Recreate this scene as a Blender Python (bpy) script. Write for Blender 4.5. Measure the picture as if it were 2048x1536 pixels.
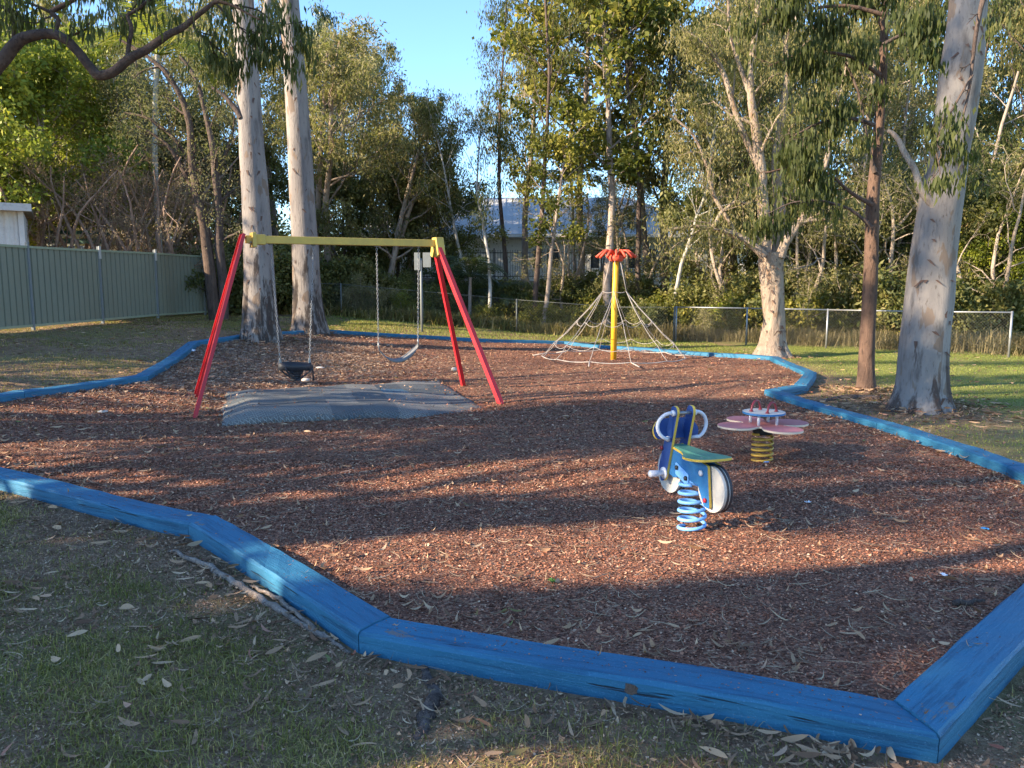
import bpy, math, random
import numpy as np
from mathutils import Vector, Matrix
R = math.radians
rng = np.random.default_rng(7)
for o in list(bpy.data.objects): bpy.data.objects.remove(o)
S = bpy.context.scene
COL = S.collection

# ------------------------------------------------------------------ camera, sky, sun
FPX = 1547.0; PITCH = math.atan(193/1547)
cam_d = bpy.data.cameras.new("camera"); cam = bpy.data.objects.new("camera", cam_d); COL.objects.link(cam)
cam_d.sensor_width = 36; cam_d.lens = FPX/2048*36; cam_d.clip_end = 2000; cam_d.clip_start = 0.05
cam.location = (0, 0, 1.65); cam.rotation_euler = (R(90)-PITCH, 0, 0); S.camera = cam
SUN_EL, SUN_AZ = R(22), R(21)          # low sun from the left and a little behind the camera
shadow_dir = Vector((math.cos(SUN_AZ)*math.cos(SUN_EL), math.sin(SUN_AZ)*math.cos(SUN_EL), -math.sin(SUN_EL)))
W = bpy.data.worlds.new("World"); S.world = W; W.use_nodes = True
wn = W.node_tree; wn.nodes.clear()
wo = wn.nodes.new("ShaderNodeOutputWorld"); wb = wn.nodes.new("ShaderNodeBackground"); sk = wn.nodes.new("ShaderNodeTexSky")
sk.sky_type = 'NISHITA'; sk.sun_disc = False; sk.sun_elevation = SUN_EL
sk.sun_rotation = math.atan2(-math.cos(SUN_AZ), -math.sin(SUN_AZ)) % (2*math.pi)
sk.air_density = 1.0; sk.dust_density = 0.1; sk.ozone_density = 5.0
wb.inputs[1].default_value = 0.14
wn.links.new(sk.outputs[0], wb.inputs[0]); wn.links.new(wb.outputs[0], wo.inputs[0])
sl = bpy.data.lights.new("sun", 'SUN'); sl.energy = 4.9; sl.angle = R(0.5); sl.color = (1.0, 0.84, 0.62)
sun = bpy.data.objects.new("sun", sl); COL.objects.link(sun); sun.rotation_euler = shadow_dir.to_track_quat('-Z', 'Y').to_euler()
S.view_settings.view_transform = 'Standard'; S.view_settings.look = 'None'; S.view_settings.gamma = 1
S.view_settings.exposure = 1.72
S.render.engine = 'CYCLES'
S.cycles.max_bounces = 6; S.cycles.transparent_max_bounces = 4

# ------------------------------------------------------------------ helpers
def sstep(t):
    t = np.clip(t, 0, 1); return t*t*(3-2*t)
def H(x, y):
    """height of the lawn: level by the camera, rising to the left fence and the garden bank behind"""
    x = np.asarray(x, float); y = np.asarray(y, float)
    h = .8*sstep(.075*(-x-1)+.03*(y-11))
    bank = (1.75)*sstep((y-27)/5.5)*(1-sstep((x-9)/5))*sstep((x+14)/5)
    creek = -.35*sstep((y-23.4-(x>4)*0)/2.)*sstep((x-6)/4)*(1-sstep((y-36)/8))
    wob = .02*np.sin(x*1.7+y*.6)*np.sin(y*1.3-x*.5)
    return h+bank*(1-.35*h)+creek+wob
def Hs(x, y): return float(H(x, y))
def ray(px, py):
    u = (px-1024)/FPX; v = (768-py)/FPX
    return u, math.cos(PITCH)+v*math.sin(PITCH), -math.sin(PITCH)+v*math.cos(PITCH)
def PX(px, py, Y):
    u, a, b = ray(px, py); t = Y/a
    return np.array([u*t, Y, 1.65+b*t])
def G(px, py, dz=0.):
    u, a, b = ray(px, py); t = 1.
    while t < 150:
        if 1.65+b*t < Hs(u*t, a*t)+dz: break
        t += .01
    return np.array([u*t, a*t, Hs(u*t, a*t)+dz])

def tag(o, label=None, cat=None, group=None, kind=None):
    if label: o['label'] = label
    if cat: o['category'] = cat
    if group: o['group'] = group
    if kind: o['kind'] = kind
    return o
def root(name, loc, label, cat, group=None, rz=0, rx=0, ry=0):
    o = bpy.data.objects.new(name, None); COL.objects.link(o); o.location = loc; o.rotation_euler = (rx, ry, rz)
    o.empty_display_size = .2
    return tag(o, label, cat, group)
def mesh(name, V, F, m, smooth=False, rnd=None):
    V = np.asarray(V, float); me = bpy.data.meshes.new(name)
    if isinstance(F, np.ndarray):
        n, k = F.shape
        me.vertices.add(len(V)); me.vertices.foreach_set('co', V.ravel())
        me.loops.add(n*k); me.loops.foreach_set('vertex_index', F.ravel().astype(np.int32))
        me.polygons.add(n); me.polygons.foreach_set('loop_start', np.arange(0, n*k, k, dtype=np.int32))
        me.update(calc_edges=True)
    else:
        me.from_pydata([tuple(v) for v in V], [], [tuple(f) for f in F]); me.update()
    if rnd is not None:
        a = me.attributes.new('rnd', 'FLOAT', 'FACE'); a.data.foreach_set('value', np.asarray(rnd, np.float32))
    if m: me.materials.append(m)
    if smooth: me.polygons.foreach_set('use_smooth', np.ones(len(me.polygons), bool))
    return me
def obj(name, me, parent=None):
    o = bpy.data.objects.new(name, me); COL.objects.link(o)
    if parent is not None: o.parent = parent
    return o
class MB:
    def __init__(s): s.V = []; s.F = []; s.n = 0
    def add(s, V, F):
        V = np.asarray(V, float); s.V.append(V); s.F += [tuple(i+s.n for i in f) for f in F]; s.n += len(V); return s
    def box(s, c, size, M=None):
        x, y, z = [q/2 for q in size]
        V = np.array([[-x,-y,-z],[x,-y,-z],[x,y,-z],[-x,y,-z],[-x,-y,z],[x,-y,z],[x,y,z],[-x,y,z]])
        if M is not None: V = V @ np.array(M).T
        return s.add(V+np.array(c), [(0,3,2,1),(4,5,6,7),(0,1,5,4),(1,2,6,5),(2,3,7,6),(3,0,4,7)])
    def tube(s, P, r, n=8, cap=True):
        V, F = tube_np(P, r, n); s.add(V, [tuple(f) for f in F])
        if cap:
            k = s.n-len(V); s.F.append(tuple(k+i for i in range(n))[::-1]); s.F.append(tuple(k+len(V)-n+i for i in range(n)))
        return s
    def prism(s, P, d):
        """polygon P (3d points) extruded by vector d"""
        P = np.asarray(P, float); n = len(P); V = np.vstack([P, P+np.asarray(d, float)])
        return s.add(V, [tuple(range(n))[::-1], tuple(range(n, 2*n))]+[(i, (i+1) % n, (i+1) % n+n, i+n) for i in range(n)])
    def bar(s, a, b, w, t, up=(0, 0, 1)):
        a = np.asarray(a, float); b = np.asarray(b, float); d = (b-a)/np.linalg.norm(b-a)
        sx = np.cross(d, up); sx /= np.linalg.norm(sx); sz = np.cross(sx, d)
        P = [a+sx*w/2*i+sz*t/2*j for i, j in ((-1,-1),(1,-1),(1,1),(-1,1))]
        return s.prism(P, b-a)
    def build(s, name, m, parent=None, smooth=False, bevel=0, label=None, rnd=None):
        V = np.vstack(s.V); me = mesh(name, V, s.F, m, smooth, rnd); o = obj(name, me, parent)
        if bevel:
            b = o.modifiers.new('bevel', 'BEVEL'); b.width = bevel; b.segments = 2; b.limit_method = 'ANGLE'; b.angle_limit = R(40)
        if label: o['label'] = label
        return o
def tube_np(P, r, n=8):
    P = np.asarray(P, float); k = len(P); r = np.broadcast_to(np.asarray(r, float), (k,))
    T = np.gradient(P, axis=0); T /= np.linalg.norm(T, axis=1)[:, None]+1e-9
    ref = np.array([0, 0, 1.]) if abs(T[0, 2]) < .8 else np.array([1., 0, 0])
    U = np.cross(T, ref); bad = np.linalg.norm(U, axis=1) < .1
    U[bad] = np.cross(T[bad], [0., 1, 0.01]); U /= np.linalg.norm(U, axis=1)[:, None]
    for i in range(1, k):                        # transport
        u = U[i-1]-T[i]*np.dot(U[i-1], T[i]); U[i] = u/(np.linalg.norm(u)+1e-9)
    B = np.cross(T, U); a = np.arange(n)*2*math.pi/n
    V = P[:, None]+r[:, None, None]*(np.cos(a)[None, :, None]*U[:, None]+np.sin(a)[None, :, None]*B[:, None])
    i = np.arange(k-1)[:, None]*n; j = np.arange(n)[None]; j2 = (j+1) % n
    F = np.stack([i+j, i+j2, i+n+j2, i+n+j], -1).reshape(-1, 4)
    return V.reshape(-1, 3), F
class Soup:                                       # many quads, fast
    def __init__(s): s.V = []; s.F = []; s.n = 0
    def tube(s, P, r, n):
        V, F = tube_np(P, r, n); s.V.append(V); s.F.append(F+s.n); s.n += len(V)
    def me(s, name, m, smooth=True): return mesh(name, np.vstack(s.V), np.vstack(s.F), m, smooth)
def vnoise(x, y, seed=0):
    """2d value noise, vectorised"""
    x = np.asarray(x, float); y = np.asarray(y, float); xi = np.floor(x).astype(int); yi = np.floor(y).astype(int)
    fx = x-xi; fy = y-yi; fx = fx*fx*(3-2*fx); fy = fy*fy*(3-2*fy)
    def hh(a, b):
        q = (a*374761393+b*668265263+seed*974634777) & 0xffffffff
        q = ((q ^ (q >> 13))*1274126177) & 0xffffffff
        return ((q ^ (q >> 16)) & 0xffff)/65535.
    return (hh(xi, yi)*(1-fx)+hh(xi+1, yi)*fx)*(1-fy)+(hh(xi, yi+1)*(1-fx)+hh(xi+1, yi+1)*fx)*fy
def fbm(x, y, seed=0): return .5*vnoise(x, y, seed)+.3*vnoise(x*2.1, y*2.1, seed+1)+.2*vnoise(x*4.3, y*4.3, seed+2)

# ------------------------------------------------------------------ materials
class NT:
    def __init__(s, name):
        s.m = bpy.data.materials.new(name); s.m.use_nodes = True; s.t = s.m.node_tree; s.t.nodes.clear()
        s.out = s.t.nodes.new('ShaderNodeOutputMaterial'); s.tc = s.t.nodes.new('ShaderNodeTexCoord')
    def n(s, ty, **kw):
        x = s.t.nodes.new(ty)
        for k, v in kw.items(): setattr(x, k, v)
        return x
    def l(s, a, b): s.t.links.new(a, b)
    def noise(s, scale, detail=4, rough=.55, stretch=None, coord='Object', dist=0):
        t = s.n('ShaderNodeTexNoise'); t.inputs['Scale'].default_value = scale; t.inputs['Detail'].default_value = detail
        t.inputs['Roughness'].default_value = rough; t.inputs['Distortion'].default_value = dist
        src = s.tc.outputs[coord]
        if stretch:
            mp = s.n('ShaderNodeMapping'); mp.inputs['Scale'].default_value = stretch; s.l(src, mp.inputs[0]); src = mp.outputs[0]
        s.l(src, t.inputs['Vector']); return t.outputs['Fac']
    def ramp(s, fac, stops, interp='LINEAR'):
        r = s.n('ShaderNodeValToRGB'); e = r.color_ramp; e.interpolation = interp
        while len(e.elements) < len(stops): e.elements.new(.5)
        for el, (p, c) in zip(e.elements, stops): el.position = p; el.color = (*c, 1) if len(c) == 3 else c
        s.l(fac, r.inputs[0]); return r.outputs[0]
    def g(s, v): return (v, v, v)
    def mix(s, fac, a, b, ty='MIX'):
        x = s.n('ShaderNodeMix', data_type='RGBA', blend_type=ty)
        if isinstance(fac, (int, float)): x.inputs[0].default_value = fac
        else: s.l(fac, x.inputs[0])
        for q, i in ((a, 6), (b, 7)):
            if isinstance(q, tuple): x.inputs[i].default_value = (*q, 1)
            else: s.l(q, x.inputs[i])
        return x.outputs[2]
    def math(s, op, a, b=None):
        x = s.n('ShaderNodeMath', operation=op)
        for i, q in enumerate((a, b)):
            if q is None: continue
            if isinstance(q, (int, float)): x.inputs[i].default_value = q
            else: s.l(q, x.inputs[i])
        return x.outputs[0]
    def bsdf(s, col, rough=.6, bump=None, bs=.3, bd=.01, metal=0, spec=.5, coat=0):
        b = s.n('ShaderNodeBsdfPrincipled'); b.inputs['Metallic'].default_value = metal
        b.inputs['Specular IOR Level'].default_value = spec; b.inputs['Coat Weight'].default_value = coat
        if isinstance(col, tuple): b.inputs['Base Color'].default_value = (*col, 1)
        else: s.l(col, b.inputs['Base Color'])
        if isinstance(rough, (int, float)): b.inputs['Roughness'].default_value = rough
        else: s.l(rough, b.inputs['Roughness'])
        if bump is not None:
            u = s.n('ShaderNodeBump'); u.inputs['Strength'].default_value = bs; u.inputs['Distance'].default_value = bd
            s.l(bump, u.inputs['Height']); s.l(u.outputs[0], b.inputs['Normal'])
        s.l(b.outputs[0], s.out.inputs[0]); return s.m
def paint(name, c, rough=.4, var=.18, dirt=(.12, .09, .07), dirt_amt=.25, scale=7, metal=0, spec=.5):
    t = NT(name); n1 = t.noise(scale, 5, .65); n2 = t.noise(scale*14, 3, .6)
    c1 = t.mix(t.ramp(n1, [(.3, t.g(0)), (.75, t.g(1))]), tuple(q*(1-var) for q in c), tuple(min(1, q*(1+var)) for q in c))
    c2 = t.mix(t.math('MULTIPLY', t.ramp(n2, [(.55, t.g(0)), (.72, t.g(1))]), dirt_amt), c1, dirt)
    return t.bsdf(c2, t.ramp(n1, [(.2, t.g(rough)), (.8, t.g(min(1, rough+.25)))]), n2, .12, .003, metal, spec)
def leafmat(name, stops, rough=.5, trans=.35, gloss=.3):
    t = NT(name); a = t.n('ShaderNodeAttribute', attribute_name='rnd')
    c = t.ramp(a.outputs['Fac'], stops)
    d = t.n('ShaderNodeBsdfPrincipled'); t.l(c, d.inputs['Base Color']); d.inputs['Roughness'].default_value = rough
    d.inputs['Specular IOR Level'].default_value = gloss
    tr = t.n('ShaderNodeBsdfTranslucent'); t.l(t.mix(.5, c, (.25, .3, .03), 'MIX'), tr.inputs[0])
    mx = t.n('ShaderNodeMixShader'); mx.inputs[0].default_value = trans
    t.l(d.outputs[0], mx.inputs[1]); t.l(tr.outputs[0], mx.inputs[2]); t.l(mx.outputs[0], t.out.inputs[0]); return t.m
def chipmat(name, stops, rough=.8):
    t = NT(name); a = t.n('ShaderNodeAttribute', attribute_name='rnd')
    c = t.ramp(a.outputs['Fac'], stops); return t.bsdf(c, rough, spec=.25)
def barkmat(name, base, light, dark, vs=.25, scale=9, bs=.6, bd=.03, lower=None, patches=0.0, rough=.85):
    t = NT(name); n1 = t.noise(scale, 6, .62, (1, 1, vs)); n2 = t.noise(scale*.35, 4, .6, (1, 1, vs*.8)); n3 = t.noise(scale*5, 4, .7, (1, 1, vs))
    c = t.mix(t.ramp(n2, [(.35, t.g(0)), (.65, t.g(1))]), base, light)
    c = t.mix(t.ramp(n1, [(.52, t.g(0)), (.68, t.g(1))]), c, tuple(q*.62 for q in base))
    c = t.mix(t.ramp(n3, [(.58, t.g(0)), (.7, t.g(.7))]), c, dark)
    if patches:
        n4 = t.noise(scale*.8, 3, .5, (1, 1, .35), dist=.4); c = t.mix(t.ramp(n4, [(.68-patches*.12, t.g(0)), (.70-patches*.12, t.g(.8))]), c, tuple(q*.55+.02 for q in (light[0], light[1]*.75, light[2]*.55)))
    if lower:                                     # rough dark bark stocking up to a ragged height
        sp = t.n('ShaderNodeSeparateXYZ'); t.l(t.tc.outputs['Object'], sp.inputs[0])
        n5 = t.noise(3.2, 5, .7, (1.6, 1.6, .28))
        f = t.math('SUBTRACT', n5, t.math('MULTIPLY', sp.outputs[2], .13/lower))
        c = t.mix(t.ramp(f, [(.44, t.g(0)), (.52, t.g(.9))]), c, dark)
    h = t.math('ADD', n1, t.math('MULTIPLY', n3, .5))
    return t.bsdf(c, rough, h, bs, bd, spec=.25)

M = {}
M['bark_gum'] = barkmat('smooth_gum_bark', (.40, .385, .39), (.56, .54, .52), (.10, .08, .07), .3, 7, .35, .02, lower=.75, patches=.85)
M['bark_gum_left'] = barkmat('pale_gum_bark', (0.191, 0.164, 0.150), (0.295, 0.256, 0.224), (0.043, 0.031, 0.025), .2, 6, .7, .035, lower=2.2, patches=.7)
M['bark_gum_right'] = barkmat('grey_gum_bark', (0.180, 0.160, 0.148), (0.275, 0.245, 0.220), (0.062, 0.041, 0.032), .25, 6, .5, .025, lower=.9, patches=.7)
M['bark_brown'] = barkmat('brown_rough_bark', (.11, .068, .05), (.165, .10, .07), (.05, .035, .03), .3, 22, 1., .03, rough=.95)
M['bark_dark'] = barkmat('dark_bark', (.085, .06, .05), (.14, .10, .08), (.03, .022, .02), .3, 16, 1., .03, rough=.95)
M['bark_paper'] = barkmat('paperbark', (.27, .20, .15), (.40, .31, .235), (.09, .052, .035), .18, 14, 1., .05, rough=.9, patches=.6)
M['bark_grey'] = barkmat('grey_brown_bark', (.26, .20, .16), (.40, .32, .26), (.08, .06, .05), .25, 12, .8, .03, rough=.92)
M['bark_white'] = barkmat('white_bark', (.34, .31, .27), (.46, .43, .38), (.14, .11, .09), .25, 9, .4, .02)
M['leaf_gum'] = leafmat('gum_leaf', [(0, (.028, .036, .012)), (.5, (.055, .066, .02)), (1, (.13, .125, .04))], .55, .28, .14)
M['leaf_dark'] = leafmat('dark_leaf', [(0, (.018, .032, .014)), (.6, (.04, .062, .024)), (1, (.075, .10, .03))], .42, .2, .5)
M['leaf_olive'] = leafmat('olive_leaf', [(0, (0.064, 0.073, 0.026)), (.5, (0.187, 0.166, 0.060)), (.9, (0.333, 0.279, 0.113)), (1, (0.322, 0.246, 0.145))], .6, .4)
M['leaf_pale'] = leafmat('pale_leaf', [(0, (0.110, 0.112, 0.049)), (.5, (0.275, 0.239, 0.104)), (1, (0.395, 0.353, 0.193))], .65, .4)
M['leaf_lime'] = leafmat('lime_leaf', [(0, (0.084, 0.114, 0.017)), (.5, (0.244, 0.282, 0.033)), (.93, (0.504, 0.457, 0.055)), (1, (0.640, 0.457, 0.066))], .5, .4)
M['leaf_glossy'] = leafmat('glossy_leaf', [(0, (0.039, 0.054, 0.015)), (.5, (0.128, 0.132, 0.026)), (.9, (0.305, 0.258, 0.050)), (1, (0.366, 0.300, 0.077))], .6, .35, .12)
M['leaf_dry'] = leafmat('dry_twigs_leaf', [(0, (.17, .11, .07)), (.5, (.31, .215, .13)), (1, (.45, .34, .22))], .8, .25, .2)
M['leaf_mixed'] = leafmat('mixed_leaf', [(0, (0.038, 0.056, 0.020)), (.5, (0.123, 0.128, 0.039)), (.8, (0.247, 0.223, 0.067)), (1, (0.279, 0.201, 0.097))], .55, .35)
M['grassy'] = leafmat('grass_blade', [(0, (0.122, 0.106, 0.029)), (.4, (0.252, 0.239, 0.055)), (.7, (0.461, 0.352, 0.116)), (1, (0.691, 0.489, 0.220))], .5, .35)
M['lawn'] = leafmat('lawn_blade', [(0, (0.121, 0.154, 0.030)), (.5, (0.231, 0.275, 0.050)), (1, (0.396, 0.363, 0.120))], .5, .35)
M['straw'] = leafmat('dry_grass', [(0, (.16, .12, .06)), (.5, (.24, .19, .09)), (1, (.36, .29, .15))], .8, .3, .2)
M['litter'] = chipmat('fallen_leaf', [(0, (0.105, 0.053, 0.030)), (.4, (0.252, 0.141, 0.076)), (.75, (0.399, 0.242, 0.136)), (.93, (0.504, 0.339, 0.204)), (.97, (0.294, 0.087, 0.060)), (1, (0.126, 0.175, 0.043))], .8)
M['litter_pale'] = chipmat('pale_fallen_leaf', [(0, (.14, .085, .06)), (.5, (.29, .20, .14)), (1, (.42, .31, .225))], .8)
M['straws'] = chipmat('straw_stalk', [(0, (0.128, 0.074, 0.043)), (.5, (0.272, 0.185, 0.112)), (1, (0.400, 0.303, 0.192))], .7)
M['crumb'] = chipmat('soil_crumb', [(0, (0.101, 0.052, 0.033)), (.45, (0.245, 0.128, 0.076)), (.8, (0.416, 0.242, 0.145)), (1, (0.632, 0.430, 0.278))], .85)
M['chip'] = chipmat('bark_chip', [(0, (0.071, 0.030, 0.019)), (.35, (0.213, 0.080, 0.043)), (.7, (0.367, 0.145, 0.081)), (.93, (0.474, 0.233, 0.136)), (1, (0.593, 0.419, 0.283))], .85)

def ground_mat():
    t = NT('lawn_soil'); n1 = t.noise(.45, 5, .6); n2 = t.noise(9, 6, .7); n3 = t.noise(70, 4, .7)
    soil = t.mix(t.ramp(n2, [(.35, t.g(0)), (.65, t.g(1))]), (.16, .088, .052), (.37, .23, .145))
    grass = t.mix(t.ramp(n3, [(.35, t.g(0)), (.62, t.g(1))]), (.08, .10, .028), (.23, .23, .075))
    turf = t.mix(t.ramp(n3, [(.35, t.g(0)), (.62, t.g(1))]), (.12, .145, .03), (.29, .29, .08))
    c = t.mix(t.ramp(n1, [(.36, t.g(.35)), (.52, t.g(.9))]), grass, soil)
    sp = t.n('ShaderNodeSeparateXYZ'); t.l(t.tc.outputs['Object'], sp.inputs[0])      # well kept turf right of the border
    f = t.math('ADD', t.math('MULTIPLY', t.math('SUBTRACT', sp.outputs[0], 5.3), .5), t.math('MULTIPLY', t.math('SUBTRACT', n2, .5), 1.5))
    c = t.mix(t.ramp(f, [(.3, t.g(0)), (.8, t.g(.85))]), c, turf)
    c = t.mix(t.ramp(n3, [(.6, t.g(0)), (.68, t.g(.7))]), c, (.26, .2, .13))
    return t.bsdf(c, .95, t.math('ADD', n2, n3), .8, .03, spec=.15)
M['ground'] = ground_mat()
def mulch_mat():
    t = NT('bark_mulch'); v = t.n('ShaderNodeTexVoronoi'); v.inputs['Scale'].default_value = 60; v.inputs['Randomness'].default_value = 1
    mp = t.n('ShaderNodeMapping'); mp.inputs['Scale'].default_value = (1, 1.5, 1); mp.inputs['Rotation'].default_value = (0, 0, .6)
    t.l(t.tc.outputs['Object'], mp.inputs[0]); t.l(mp.outputs[0], v.inputs['Vector'])
    sp = t.n('ShaderNodeSeparateColor'); t.l(v.outputs['Color'], sp.inputs[0])
    c = t.ramp(sp.outputs[0], [(0, (.07, .033, .022)), (.4, (.185, .08, .05)), (.75, (.31, .145, .092)), (1, (.44, .28, .18))])
    n1 = t.noise(.9, 4, .6); n2 = t.noise(45, 5, .75)
    c = t.mix(t.ramp(n1, [(.35, t.g(0)), (.7, t.g(.55))]), c, (.165, .08, .054))
    c = t.mix(t.ramp(n2, [(.6, t.g(0)), (.72, t.g(.6))]), c, (.34, .25, .18))
    return t.bsdf(c, .95, t.math('ADD', v.outputs['Distance'], n2), .8, .015, spec=.15)
M['mulch'] = mulch_mat()
def timber_mat():
    t = NT('blue_painted_timber'); oi = t.n('ShaderNodeObjectInfo')
    n1 = t.noise(1.6, 5, .6); gr = t.noise(30, 5, .7, (.06, 1, 1)); n3 = t.noise(5, 7, .78, (.35, 1, 1)); n4 = t.noise(120, 3, .6); cr = t.noise(16, 4, .6, (.05, 1, 1), dist=.3)
    c = t.mix(t.ramp(n1, [(.3, t.g(0)), (.7, t.g(1))]), (.017, .112, .205), (.030, .165, .28))
    c = t.mix(t.math('MULTIPLY', oi.outputs['Random'], .35), c, (.04, .18, .29))
    c = t.mix(t.ramp(gr, [(.36, t.g(.6)), (.5, t.g(0))]), c, (.005, .045, .10))
    c = t.mix(t.ramp(n4, [(.58, t.g(0)), (.72, t.g(.4))]), c, (.12, .27, .42))
    c = t.mix(t.ramp(n3, [(.635, t.g(0)), (.655, t.g(.8))]), c, (.19, .15, .12))
    c = t.mix(t.ramp(cr, [(.68, t.g(0)), (.71, t.g(.9))]), c, (.015, .02, .03))
    h = t.math('ADD', t.math('MULTIPLY', gr, 1.2), t.math('MULTIPLY', n4, .4))
    h = t.math('SUBTRACT', h, t.ramp(cr, [(.68, t.g(0)), (.72, t.g(1))]))
    return t.bsdf(c, t.ramp(n1, [(.3, t.g(.5)), (.7, t.g(.75))]), h, .8, .008, spec=.35)
M['timber'] = timber_mat()
M['red'] = paint('red_paint', (.50, .014, .022), .35, .12)
M['redpale'] = paint('faded_red_paint', (.45, .02, .03), .45, .15)
M['yellow'] = paint('yellow_paint', (.56, .375, .07), .4, .12)
M['yellowpole'] = paint('orange_yellow_paint', (.72, .36, .02), .4, .1, dirt_amt=.15)
M['spring_yellow'] = paint('yellow_spring_paint', (.55, .33, .05), .4, .15)
M['orange'] = paint('orange_red_plastic', (.62, .07, .03), .5, .15)
M['rubber'] = paint('black_rubber', (.018, .02, .028), .45, .2)
M['rubber_grey'] = paint('worn_grey_rubber', (.17, .165, .16), .55, .2)
M['wire'] = paint('weathered_wire', (.13, .13, .125), .5, .12, metal=.3, dirt_amt=.15)
M['steel'] = paint('galvanised_steel', (.29, .295, .30), .35, .12, metal=.6, dirt_amt=.15)
M['steel_dark'] = paint('dull_steel', (.12, .13, .12), .5, .15, metal=.3)
M['rope'] = paint('white_rope', (.36, .32, .29), .8, .2, dirt=(.14, .09, .09), dirt_amt=.6, scale=30)
M['blue'] = paint('blue_board', (.015, .13, .33), .42, .18, dirt=(.2, .28, .36), dirt_amt=.3)
M['blue_dark'] = paint('deep_blue_board', (.012, .05, .20), .4, .12, dirt_amt=.12)
M['edge_yellow'] = paint('yellow_edge', (.62, .42, .06), .5, .12)
M['green'] = paint('faded_green_board', (.07, .22, .15), .45, .2, dirt=(.4, .45, .4), dirt_amt=.2, scale=5)
M['white'] = paint('white_board', (.50, .475, .43), .5, .1, dirt=(.33, .25, .18), dirt_amt=.35)
M['plastic_white'] = paint('grey_white_plastic', (.56, .57, .62), .4, .06, dirt_amt=.15)
M['lightblue'] = paint('light_blue_metal', (.17, .40, .76), .35, .08, dirt_amt=.1)
M['pink'] = paint('faded_red_board', (.52, .18, .18), .45, .12, dirt=(.5, .3, .3), dirt_amt=.2, scale=4)
M['cream'] = paint('cream_edge', (.72, .56, .40), .5, .08)
M['maroon'] = paint('maroon_handle', (.22, .02, .03), .35, .1)
M['fence_green'] = paint('sage_green_sheet', (.215, .222, .162), .5, .06, scale=1.2, dirt_amt=.12)
M['fence_rail'] = paint('sage_green_rail', (.29, .32, .21), .5, .06)
M['fence_post'] = paint('grey_post', (.20, .215, .21), .6, .12)
M['wall'] = paint('white_wall', (.80, .77, .70), .8, .1, scale=1)
M['shed'] = paint('weathered_white_board', (.55, .56, .56), .8, .12, dirt=(.3, .28, .25), dirt_amt=.4, scale=3)
M['roof'] = paint('grey_metal_roof', (.50, .49, .47), .85, .1, scale=.6, metal=0, spec=.15)
M['roof_moss'] = paint('mossy_roof', (.20, .20, .17), .9, .3)
M['green_timber'] = paint('dark_green_timber', (.035, .10, .07), .6, .15)
M['timber_brown'] = paint('brown_timber', (.25, .14, .09), .8, .2)
M['black'] = paint('black_metal', (.02, .022, .025), .4, .1)
M['glass'] = paint('window_glass', (.03, .04, .05), .08, .1, dirt_amt=0)
M['stone'] = paint('pale_stone', (.50, .44, .38), .85, .2)
M['paper'] = paint('white_litter', (.75, .78, .85), .6, .05)
M['bottle_blue'] = paint('blue_plastic', (.04, .25, .55), .35, .05)
M['dead_wood'] = barkmat('dead_wood_bark', (.23, .18, .145), (.36, .29, .24), (.07, .05, .04), 1, 18, 1., .03)
def mat_mat():
    t = NT('rubber_grass_mat'); br = t.n('ShaderNodeTexBrick'); br.offset = .5
    br.inputs['Scale'].default_value = 13; br.inputs['Mortar Size'].default_value = .018; br.inputs['Brick Width'].default_value = .5; br.inputs['Row Height'].default_value = .35
    t.l(t.tc.outputs['Object'], br.inputs['Vector'])
    n = t.noise(2.5, 4, .7); n2 = t.noise(60, 3, .6)
    a = t.n('ShaderNodeAttribute', attribute_name='rnd')
    c = t.ramp(a.outputs['Fac'], [(0, (0.117, 0.156, 0.178)), (.35, (0.247, 0.269, 0.265)), (.7, (0.442, 0.431, 0.385)), (.9, (0.520, 0.500, 0.437)), (1, (0.065, 0.250, 0.414))])
    c = t.mix(t.math('MULTIPLY', t.math('SUBTRACT', 1, br.outputs['Fac']), .75), c, (.012, .014, .018))
    c = t.mix(t.ramp(n, [(.55, t.g(0)), (.85, t.g(.25))]), c, (.25, .2, .16))
    c = t.mix(t.ramp(n2, [(.64, t.g(0)), (.7, t.g(.5))]), c, (.2, .13, .1))
    return t.bsdf(c, .7, br.outputs['Fac'], .8, .02)
M['mat'] = mat_mat()
def roadtile():
    t = NT('cloud'); return t.bsdf((.9, .9, .9), 1)

# ------------------------------------------------------------------ the timber border of the play area
BPX = [(1830,1436),(750,1250),(406,1040),(12,948)]
B = [G(*p, .1)[:2] for p in BPX]
B += [np.array([-6.6, 7.6])]
B += [G(*p, .1)[:2] for p in [(35,783),(283,751),(388,684),(492,668)]]
B += [np.array([-5.35, 18.9]), np.array([-4.9, 19.95])]
B += [G(*p, .1)[:2] for p in [(1130,683),(1548,714),(1621,745),(1600,772),(1545,781),(1770,845),(1929,895),(2040,935)]]
B += [np.array([4.05, 5.2]), np.array([3.1, 4.15])]
B = np.array(B); NB = len(B)
def inside(x, y, poly=None):
    P = B if poly is None else poly; c = np.zeros(np.shape(x), bool); j = len(P)-1
    for i in range(len(P)):
        xi, yi = P[i]; xj, yj = P[j]
        c ^= ((yi > y) != (yj > y)) & (x < (xj-xi)*(y-yi)/(yj-yi+1e-12)+xi); j = i
    return c
def bdist(x, y):
    d = np.full(np.shape(x), 1e9)
    for i in range(NB):
        a = B[i]; b = B[(i+1) % NB]; ab = b-a
        t = np.clip(((x-a[0])*ab[0]+(y-a[1])*ab[1])/(ab@ab), 0, 1)
        d = np.minimum(d, np.hypot(x-a[0]-t*ab[0], y-a[1]-t*ab[1]))
    return d
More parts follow.
